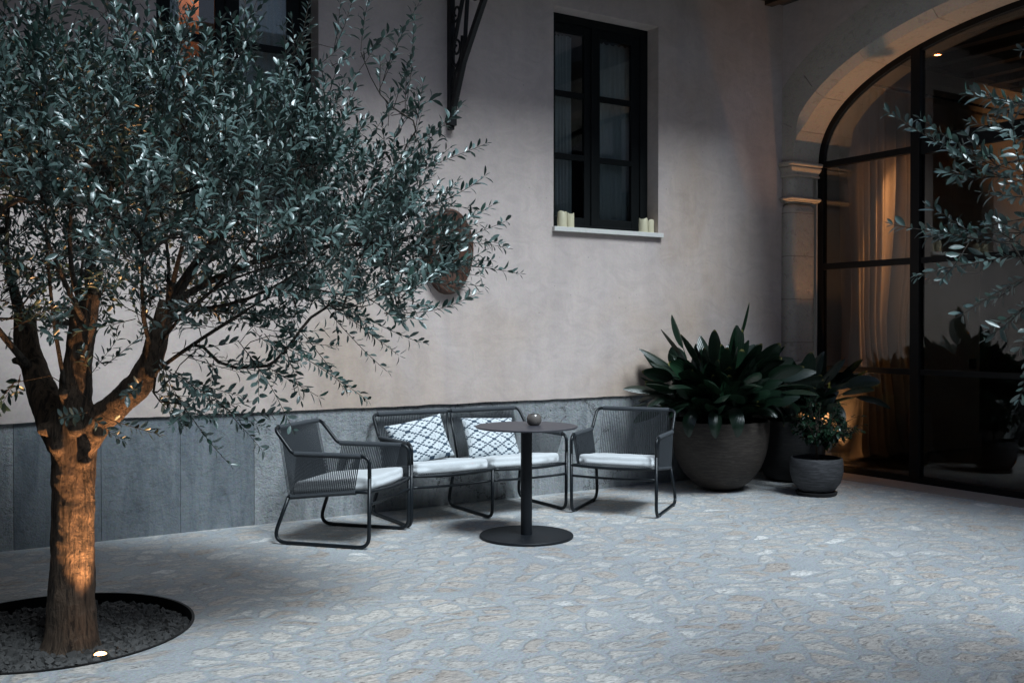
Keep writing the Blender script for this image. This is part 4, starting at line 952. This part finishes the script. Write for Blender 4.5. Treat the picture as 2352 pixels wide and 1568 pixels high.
def shrub():
    rnd = random.Random(21); C = Vector((6.624, 5.76, 0.275)); t = thing('potted_shrub', 'small glossy leaved shrub growing from the small round pot', 'shrub', C)
    st = MB(); lv = Leaves(); top = Vector((0.0, 0, 0.14)); st.tube([(0, 0, -0.02), (0.004, 0, 0.06), tuple(top)], [0.014, 0.012, 0.010], 8)
    ctr = Vector((0.06, -0.03, 0.32)); Rx = Vector((0.31, 0.31, 0.20)); prof = lambda u: max(0.03, sin(pi * min(1, u * .98 + .01) ** 0.9) ** 0.7)
    for k in range(68):
        while True:
            q = Vector((rnd.uniform(-1, 1), rnd.uniform(-1, 1), rnd.uniform(-0.9, 1)))
            if 0.35 < q.length < 1: break
        e = ctr + Vector((q.x * Rx.x, q.y * Rx.y, q.z * Rx.z)); mid = top.lerp(e, 0.5) + Vector((0, 0, 0.05)); pth = bez(top, mid, e, 7); st.tube(pth, [0.0055 - 0.0006 * i for i in range(8)], 5, False)
        for i in range(2, 8):
            for _ in range(2):
                p = pth[i] + Vector((rnd.uniform(-1, 1), rnd.uniform(-1, 1), rnd.uniform(-1, 1))) * 0.02
                d = (Vector((rnd.gauss(0, 1), rnd.gauss(0, 1), rnd.gauss(0.1, 0.7))).normalized() + (p - ctr).normalized() * 0.7).normalized(); L = rnd.uniform(0.04, 0.07)
                sag = Vector((0, 0, -L * 0.25)); path = [p, p + d * L * .35, p + d * L * .7 + sag * .4, p + d * L + sag]; lv.blade(path, L * 0.25, prof, 0.25, None, 1, rnd.uniform(-.5, .5))
    st.build('stems', M['stem'], t, smooth=True); lv.build('foliage', M['shrub'], t)
shrub()

# ------------------------------------------------------------------ olive trees
def olive(t, limbs, trunk, fork, targets, seed, leaf_len, leafmb, twigmb, shoot_len=(0.2, 0.42), mean_step=0.021):
    """targets = list of (point, direction). Branch nodes grow from limb points to targets."""
    from mathutils import kdtree
    rnd = random.Random(seed)
    pos = []; par = []
    roots = []
    heads = []
    for lb in limbs:
        prev = -1
        for p in lb: pos.append(Vector(p)); par.append(prev); prev = len(pos) - 1
    nstub = sum(len(q) for q in limbs[:3]) if len(limbs) > 3 else 0
    rootn = len(pos); dist0 = [(p - fork).length for p in pos]
    order = sorted(range(len(targets)), key=lambda i: (targets[i][0] - fork).length + rnd.uniform(-.15, .15))
    for i in order:
        tp, _ = targets[i]; best = None; bd = 1e9; dt = (tp - fork).length
        for k in range(len(pos)):
            if k < rootn and (par[k] == -1 or (k < nstub)): continue
            d = (pos[k] - tp).length
            if dist0[k] > dt + 0.02: d += 0.3
            d += 0.18 * dist0[k]
            if pos[k].z > tp.z + 0.15: d += 0.15
            if d < bd: bd = d; best = k
        a = pos[best]; pd = (a - pos[par[best]]).normalized() if par[best] >= 0 else Vector((0, 0, 1)); L = (tp - a).length; n = max(2, int(L / 0.09))
        ctrl = a + pd * L * 0.35 + Vector((rnd.uniform(-1, 1), rnd.uniform(-1, 1), rnd.uniform(-.3, 1))) * L * 0.08; path = bez(a, ctrl, tp, n); prev = best
        for q in path[1:]:
            q = q + Vector((rnd.uniform(-1, 1), rnd.uniform(-1, 1), rnd.uniform(-1, 1))) * 0.006
            pos.append(q); par.append(prev); dist0.append((q - fork).length); prev = len(pos) - 1
        targets[i] = (tp, targets[i][1], prev)
    cnt = [0.0] * len(pos)
    for tg in targets: cnt[tg[2]] += 1
    for k in range(len(pos) - 1, -1, -1):
        if par[k] >= 0: cnt[par[k]] += cnt[k]
    rad = lambda k: min(0.021, 0.0020 * (max(1, cnt[k])) ** 0.46)
    kids = {}
    for k, p in enumerate(par): kids.setdefault(p, []).append(k)
    # chains
    # main branches are drawn too: thick at the limb, thin at the end
    for li, lb in enumerate(limbs):
        if li >= 3:
            tot = max(8.0, cnt[sum(len(q) for q in limbs[:li]) + 1]); nl = len(lb); r0 = min(0.018, 0.0018 * tot ** 0.5 + 0.003)
            twigmb.tube(lb, [r0 * (1 - 0.62 * i / (nl - 1)) for i in range(nl)], 8, False)
    stack = [k for k in range(rootn, len(pos)) if par[k] < rootn]
    while stack:
        k = stack.pop(); chain = [par[k], k]; cur = k
        while cur in kids:
            ks = sorted(kids[cur], key=lambda q: -cnt[q]); stack += ks[1:]; cur = ks[0]; chain.append(cur)
        rs = [rad(c) for c in chain]; rs[0] = min(rs[0], rs[1] * 1.15) if chain[0] < rootn else min(rs[0], rs[1] * 1.3)
        twigmb.tube([pos[c] for c in chain], rs, 6 if rs[1] > 0.006 else 4, False)
    prof = (0.0, 0.72, 1.0, 0.78, 0.0)
    def leaf(p, d, nrm, L, wd):
        sd = d.cross(nrm)
        if sd.length < 1e-4: return
        sd.normalize(); nn = sd.cross(d).normalized(); cv = rnd.uniform(-0.15, 0.30) * L; o = len(leafmb.v); f = leafmb.v.append
        p = p + d * L * 0.08
        cs = [(0.0, 0), (0.28, .78), (0.6, 1.0), (0.85, .6), (1.0, 0)]
        f(p)
        for u, w_ in cs[1:4]:
            c = p + d * L * u - nn * cv * u * u * 1.5; f(c - sd * wd * w_ + nn * wd * .35 * w_); f(c); f(c + sd * wd * w_ + nn * wd * .35 * w_)
        f(p + d * L - nn * cv * 1.5)
        F = leafmb.f
        F.append((o, o + 1, o + 2)); F.append((o, o + 2, o + 3))
        for k in (0, 3): F.append((o + 1 + k, o + 4 + k, o + 5 + k, o + 2 + k)); F.append((o + 2 + k, o + 5 + k, o + 6 + k, o + 3 + k))
        F.append((o + 7, o + 10, o + 8)); F.append((o + 8, o + 10, o + 9))
    def shoot(p, d, L, step):
        n = max(3, int(L / step)); d = d.normalized(); side = d.cross(Vector((rnd.gauss(0, 1), rnd.gauss(0, 1), rnd.gauss(0, 1)))).normalized(); pts = [p.copy()]
        up = Vector((0, 0, rnd.uniform(-0.012, 0.03)))
        for k in range(n):
            d = (d + up + Vector((rnd.gauss(0, 1), rnd.gauss(0, 1), rnd.gauss(0, 1))) * 0.03).normalized(); p = p + d * step; pts.append(p.copy())
            if k < 1: continue
            side = (side - d * side.dot(d)).normalized(); ax = side if k % 2 == 0 else d.cross(side).normalized()
            u = k / n; sz = leaf_len * rnd.uniform(0.55, 1.25) * (1.0 if u < 0.75 else 1.15 - 0.75 * (u - .6))
            for sg in (1, -1):
                if rnd.random() < 0.12: continue
                ld = (d * rnd.uniform(0.45, 0.95) + ax * sg * rnd.uniform(0.6, 1.0) + Vector((0, 0, rnd.uniform(-.1, .25)))).normalized(); nrm = (d * 1.0 + Vector((0, 0, .8)) - ld * 0.3 + Vector((rnd.gauss(0, .3), rnd.gauss(0, .3), rnd.gauss(0, .3)))).normalized(); leaf(p, ld, nrm, sz, sz * rnd.uniform(0.15, 0.22))
        leaf(p, d, Vector((0, .3, 1)), leaf_len * .7, leaf_len * .1)
        twigmb.tube(pts[::3] + [pts[-1]], [0.0019 - 0.001 * i / max(1, len(pts[::3])) for i in range(len(pts[::3]) + 1)], 4, False)
    for tp, dr, _ in targets:
        shoot(tp, dr, rnd.uniform(*shoot_len), mean_step)
        for q in range(2):
            dd = (dr + Vector((rnd.gauss(0, .7), rnd.gauss(0, .7), rnd.gauss(0.1, .6)))).normalized(); shoot(tp - dr * rnd.uniform(0.0, 0.10), dd, rnd.uniform(*shoot_len) * 0.7, mean_step)
    return pos

def main_tree():
    base = Vector((0.72, 4.86, 0)); t = thing('olive_tree', 'large olive tree with a pruned trunk and wide silvery crown in the round gravel pit', 'olive tree', base)
    rnd = random.Random(77)
    tr = [(158, 1505, 4.50, .150), (159, 1478, 4.50, .124), (160, 1440, 4.50, .110), (161, 1380, 4.50, .103), (163, 1300, 4.50, .096), (165, 1200, 4.50, .091), (168, 1120, 4.50, .088), (168, 1060, 4.50, .096), (167, 1010, 4.50, .108), (166, 975, 4.50, .105), (168, 945, 4.5, .08)]
    L1 = [(150, 1020, 4.52, .085), (118, 950, 4.58, .078), (90, 880, 4.64, .064), (70, 820, 4.68, .056), (60, 770, 4.70, .052), (57, 718, 4.72, .050)]
    L2 = [(170, 1010, 4.48, .085), (170, 940, 4.46, .076), (174, 880, 4.44, .068), (182, 810, 4.42, .058), (192, 740, 4.40, .055), (205, 668, 4.38, .056)]
    L3 = [(190, 1010, 4.48, .078), (225, 965, 4.46, .068), (275, 925, 4.42, .060), (322, 880, 4.40, .058), (348, 825, 4.38, .052), (365, 765, 4.36, .044), (388, 697, 4.34, .041)]
    mb = MB(); objs = []
    for pl in (tr, L1, L2, L3):
        pts = [G(*q[:3]) - base for q in pl]; rs = [q[3] for q in pl]; P = []; Rr = []
        for i in range(len(pts) - 1):
            for k in range(5):
                u = k / 5; P.append(pts[i].lerp(pts[i + 1], u)); Rr.append(rs[i] * (1 - u) + rs[i + 1] * u)
        P.append(pts[-1]); Rr.append(rs[-1])
        if pl is not tr: P.append(P[-1] + (P[-1] - P[-2]).normalized() * 0.006); Rr.append(Rr[-1] * 0.86)
        mb.tube(P, Rr, 26)
    for px, py, d, r in ((100, 985, 4.42, .035), (225, 1000, 4.42, .03), (35, 828, 4.62, .022), (150, 905, 4.38, .03), (120, 1290, 4.44, .02), (300, 900, 4.35, .03), (195, 1060, 4.41, .03), (135, 1030, 4.41, .035), (175, 985, 4.39, .035), (345, 860, 4.33, .025)):
        c = G(px, py, d) - base; mb.lathe([(0.0, -r), (r * .8, -r * .6), (r, 0), (r * .8, r * .6), (0, r)], tuple(c), 12)
    o = mb.build('trunk', M['bark'], t, smooth=True)
    rm = o.modifiers.new('merge', 'REMESH'); rm.mode = 'VOXEL'; rm.voxel_size = 0.0085; rm.use_smooth_shade = True
    sm = o.modifiers.new('relax', 'SMOOTH'); sm.factor = 0.6; sm.iterations = 6
    tx = bpy.data.textures.new('bark_relief', 'CLOUDS'); tx.noise_scale = 0.11; tx.noise_depth = 5
    dm = o.modifiers.new('relief', 'DISPLACE'); dm.texture = tx; dm.strength = 0.022; dm.mid_level = 0.5; dm.texture_coords = 'LOCAL'
    def fp(q): return G(*q) - base
    limbs = [[fp(q[:3]) for q in L1[2:]], [fp(q[:3]) for q in L2[1:]], [fp(q[:3]) for q in L3[2:]]]
    # main branches fanning up and out from the pruned limbs
    for (a, b) in (((57, 745, 4.70), (-60, 430, 4.5)), ((62, 780, 4.70), (30, 420, 4.9)), ((75, 850, 4.64), (-150, 560, 4.2)), ((160, 930, 4.42), (105, 420, 4.1)), ((178, 850, 4.42), (205, 470, 4.4)), ((195, 720, 4.38), (180, 400, 4.0)), ((200, 690, 4.38), (330, 430, 4.7)), ((205, 670, 4.38), (265, 420, 5.2)),
                   ((345, 830, 4.38), (480, 560, 4.6)), ((370, 750, 4.35), (600, 520, 4.3)), ((388, 700, 4.34), (460, 430, 4.0)), ((380, 720, 4.34), (350, 420, 4.4)), ((388, 710, 4.34), (760, 560, 4.6)), ((375, 740, 4.34), (560, 470, 5.1)), ((330, 875, 4.38), (620, 680, 4.2)), ((320, 885, 4.38), (560, 720, 4.4)), ((350, 820, 4.36), (700, 600, 3.9)), ((388, 705, 4.34), (880, 560, 4.4)), ((195, 740, 4.38), (60, 430, 3.8)), ((348, 800, 4.36), (330, 560, 4.1))):
        A = fp(a); Bp = fp(b); Lg = (Bp - A).length; limbs.append(bez(A, A.lerp(Bp, .45) + Vector((0, 0, -0.02 * Lg)) + (A.lerp(Bp, .5) - A).cross(Vector((rnd.uniform(-.45, .45), rnd.uniform(-.45, .45), 0))), Bp, 9))
    prim = len(limbs)
    fork = fp((168, 960, 4.5)); targets = []
    axr = Vector((RX, RY, 0)); axf = Vector((FX, FY, 0)); C = fp((165, 757, 4.5)); C.z = 0
    def shape(l): # l = lateral offset in metres
        q = l / 2.0 if l > 0 else l / 2.3
        return q
    n = 0
    while n < 900:
        l = rnd.uniform(-1.7, 1.55); e = rnd.uniform(-1.05, 1.05); q = sqrt((l / (1.58 if l > 0 else 1.82)) ** 2 + (e / 1.05) ** 2)
        if q > 1: continue
        zt = 1.66 + 0.92 * sqrt(max(0, 1 - q ** 3)) - 0.10 * max(0, l); 
        zt = min(zt, 2.58) + 0.12 * noise.noise((l * 2.2, e * 2.2, 1.0))
        zl = 1.52 if l < 0.6 else 1.52 - 0.14 * min(1, (l - 0.6) / 0.4)
        if l < 0.5: zl = 1.62
        if l > 1.3: zl += 0.30 * (l - 1.3)
        z = zl + (zt - zl) * rnd.random() ** 0.5
        p = C + axr * l + axf * e; p.z = z
        if EYE - 0 and False: pass
        low = 1 - (z - zl) / max(.1, zt - zl)
        if low > 0.6 and rnd.random() < 0.45: continue
        rad_ = (axr * l / 1.8 + axf * e / 1.1); dr = rad_ * rnd.uniform(0.4, 1.0) + Vector((0, 0, 1)) * rnd.uniform(0.25, 1.1) * (1 - 0.9 * low ** 2) + Vector((rnd.gauss(0, .35), rnd.gauss(0, .35), rnd.gauss(-0.05 * low, .2)))
        if dr.length < .1: dr = Vector((0, 0, 1))
        targets.append((p, dr.normalized())); n += 1
    # sparse inner twigs just above the pruned heads
    k_ = 0
    while k_ < 50:
        l = rnd.uniform(-0.45, 1.0); e = rnd.uniform(-0.6, 0.6); p = C + axr * l + axf * e; p.z = rnd.uniform(1.38, 1.78); dr = Vector((rnd.gauss(0, .6), rnd.gauss(0, .6), rnd.uniform(-.1, 1.0)))
        targets.append((p, dr.normalized())); k_ += 1
    # upright water shoots along the top and named outer sprays
    def at(px, py, d, dpx, dpy, dd=0):
        p = fp((px, py, d)); q = fp((px + dpx, py + dpy, d + dd)); targets.append((p, (q - p).normalized()))
    for px, py, d, dx, dy in ((60, 130, 4.5, 5, -40), (130, 120, 4.2, 20, -60), (290, 90, 4.3, 5, -60), (420, 100, 4.4, 20, -50), (540, 120, 4.3, 25, -60), (560, 60, 4.4, 5, -50), (690, 110, 4.5, 15, -60), (770, 110, 4.5, 10, -60), (830, 120, 4.4, 5, -60), (880, 190, 4.5, 20, -70), (905, 250, 4.5, 25, -80), (935, 235, 4.5, 15, -70), (900, 330, 4.6, 45, -70), (955, 300, 4.5, 10, -70), (920, 380, 4.5, 50, -40), (1000, 560, 4.6, 30, -5), (1000, 600, 4.7, 30, 5), (985, 640, 4.6, 30, 5), (1005, 520, 4.7, 20, 10),
        (960, 400, 4.5, 40, -25), (1000, 470, 4.5, 60, -20), (1010, 520, 4.4, 60, -10), (1010, 550, 4.4, 60, 3), (980, 590, 4.5, 50, 10), (930, 610, 4.5, 50, 12), (900, 640, 4.4, 50, 10), (880, 670, 4.4, 40, 15), (800, 700, 4.3, 30, 25), (750, 705, 4.3, 20, 30), (20, 640, 4.4, -30, 10), (10, 480, 4.3, -20, -20), (250, 30, 4.5, 0, -30)):
        at(px, py, d, dx, dy)
    # drooping low sprays
    for px, py, d, dx, dy in ((560, 740, 4.2, 60, 20), (620, 770, 4.2, 60, 20), (660, 800, 4.2, 50, 25), (560, 800, 4.2, 30, 40), (690, 760, 4.25, 40, 50), (610, 840, 4.2, 30, 20), (400, 860, 4.25, 40, 30), (440, 880, 4.2, 40, 30), (420, 930, 4.2, 30, 50), (480, 900, 4.25, 40, 40), (380, 850, 4.3, 20, 60), (240, 960, 4.3, 40, 15), (470, 950, 4.25, 60, 0), (430, 820, 4.2, 40, 10), (500, 830, 4.3, 30, 10), (30, 880, 4.4, -20, 25), (350, 900, 4.25, 30, 40), (240, 840, 4.4, 40, -30), (130, 640, 4.5, 20, -60), (210, 600, 4.4, 30, -30), (320, 600, 4.4, 20, -50), (450, 700, 4.4, 30, 10), (520, 650, 4.4, 40, 10)):
        at(px, py, d, dx, dy)
    lm, tw = MB(), MB()
    olive(t, limbs, None, fork, targets, 31, 0.045, lm, tw)
    tw.build('branches', M['limb'], t, smooth=True); lm.build('crown', M['olive'], t, smooth=True)
    print('leaves', len(lm.f) // 8)
main_tree()

def side_tree():
    base = Vector((2.5 * RX + 3.0 * FX, 2.5 * RY + 3.0 * FY, 0)); t = thing('olive_tree', 'olive tree standing close by whose pale sprays hang before the glass screen', 'olive tree', base)
    rnd = random.Random(5); mb = MB(); mb.tube([(0, 0, -.02), (0.01, 0, .3), (0.0, 0.02, .8), (-0.02, 0.0, 1.2)], [.10, .08, .07, .065], 20); mb.tube([(-0.02, 0, 1.1), (-0.1, 0.1, 1.35), (-0.2, 0.18, 1.6)], [.06, .05, .03], 14); mb.tube([(-0.02, 0, 1.1), (0.1, -0.1, 1.4), (0.15, -0.15, 1.7)], [.06, .05, .03], 14); mb.build('trunk', M['bark'], t, smooth=True)
    axr = Vector((RX, RY, 0)); axf = Vector((FX, FY, 0)); fork = Vector((-0.02, 0, 1.15)); targets = []
    limbs = [[Vector((-0.02, 0, 1.1)), Vector((-0.1, 0.1, 1.35)), Vector((-0.2, 0.18, 1.6))], [Vector((-0.02, 0, 1.1)), Vector((0.1, -0.1, 1.4)), Vector((0.15, -0.15, 1.7))]]
    n = 0
    while n < 170:
        l = rnd.uniform(-0.8, 0.9); e = rnd.uniform(-0.75, 0.75); z = rnd.uniform(-1, 1)
        if (l / .85) ** 2 + (e / .75) ** 2 + z * z > 1: continue
        p = axr * (l + 0.08) + axf * e + Vector((0, 0, 2.0 + 0.52 * z)); dr = axr * l + axf * e * .8 + Vector((0, 0, .35 + .5 * z)) + Vector((rnd.gauss(0, .3), rnd.gauss(0, .3), rnd.gauss(0, .25))); targets.append((p, dr.normalized())); n += 1
    def at(px, py, d, dpx, dpy):
        p = G(px, py, d) - base; q = G(px + dpx, py + dpy, d) - base; targets.append((p, (q - p).normalized()))
    for px, py, dx, dy in [(a_ + 55, b_ - 25, c_, d_) for a_, b_, c_, d_ in ((2330, 230, -5, -70), (2345, 160, -20, -60), (2300, 270, -60, -10), (2290, 350, -60, -20), (2270, 400, -60, -10), (2230, 410, -60, -25), (2180, 400, -60, -30), (2300, 430, -50, 5), (2290, 560, -60, 0), (2220, 575, -60, -5), (2160, 570, -70, -15), (2280, 610, -60, 10), (2300, 660, -40, 20), (2330, 700, -30, 30), (2340, 740, -10, 30), (2320, 480, -50, 0), (2340, 520, -50, 10))]:
        at(px, py, 3.1, dx, dy)
    lm, tw = MB(), MB(); olive(t, limbs, None, fork, targets, 8, 0.040, lm, tw, (0.16, 0.34), 0.020)
    tw.build('branches', M['limb'], t, smooth=True); lm.build('crown', M['olive'], t, smooth=True)
side_tree()
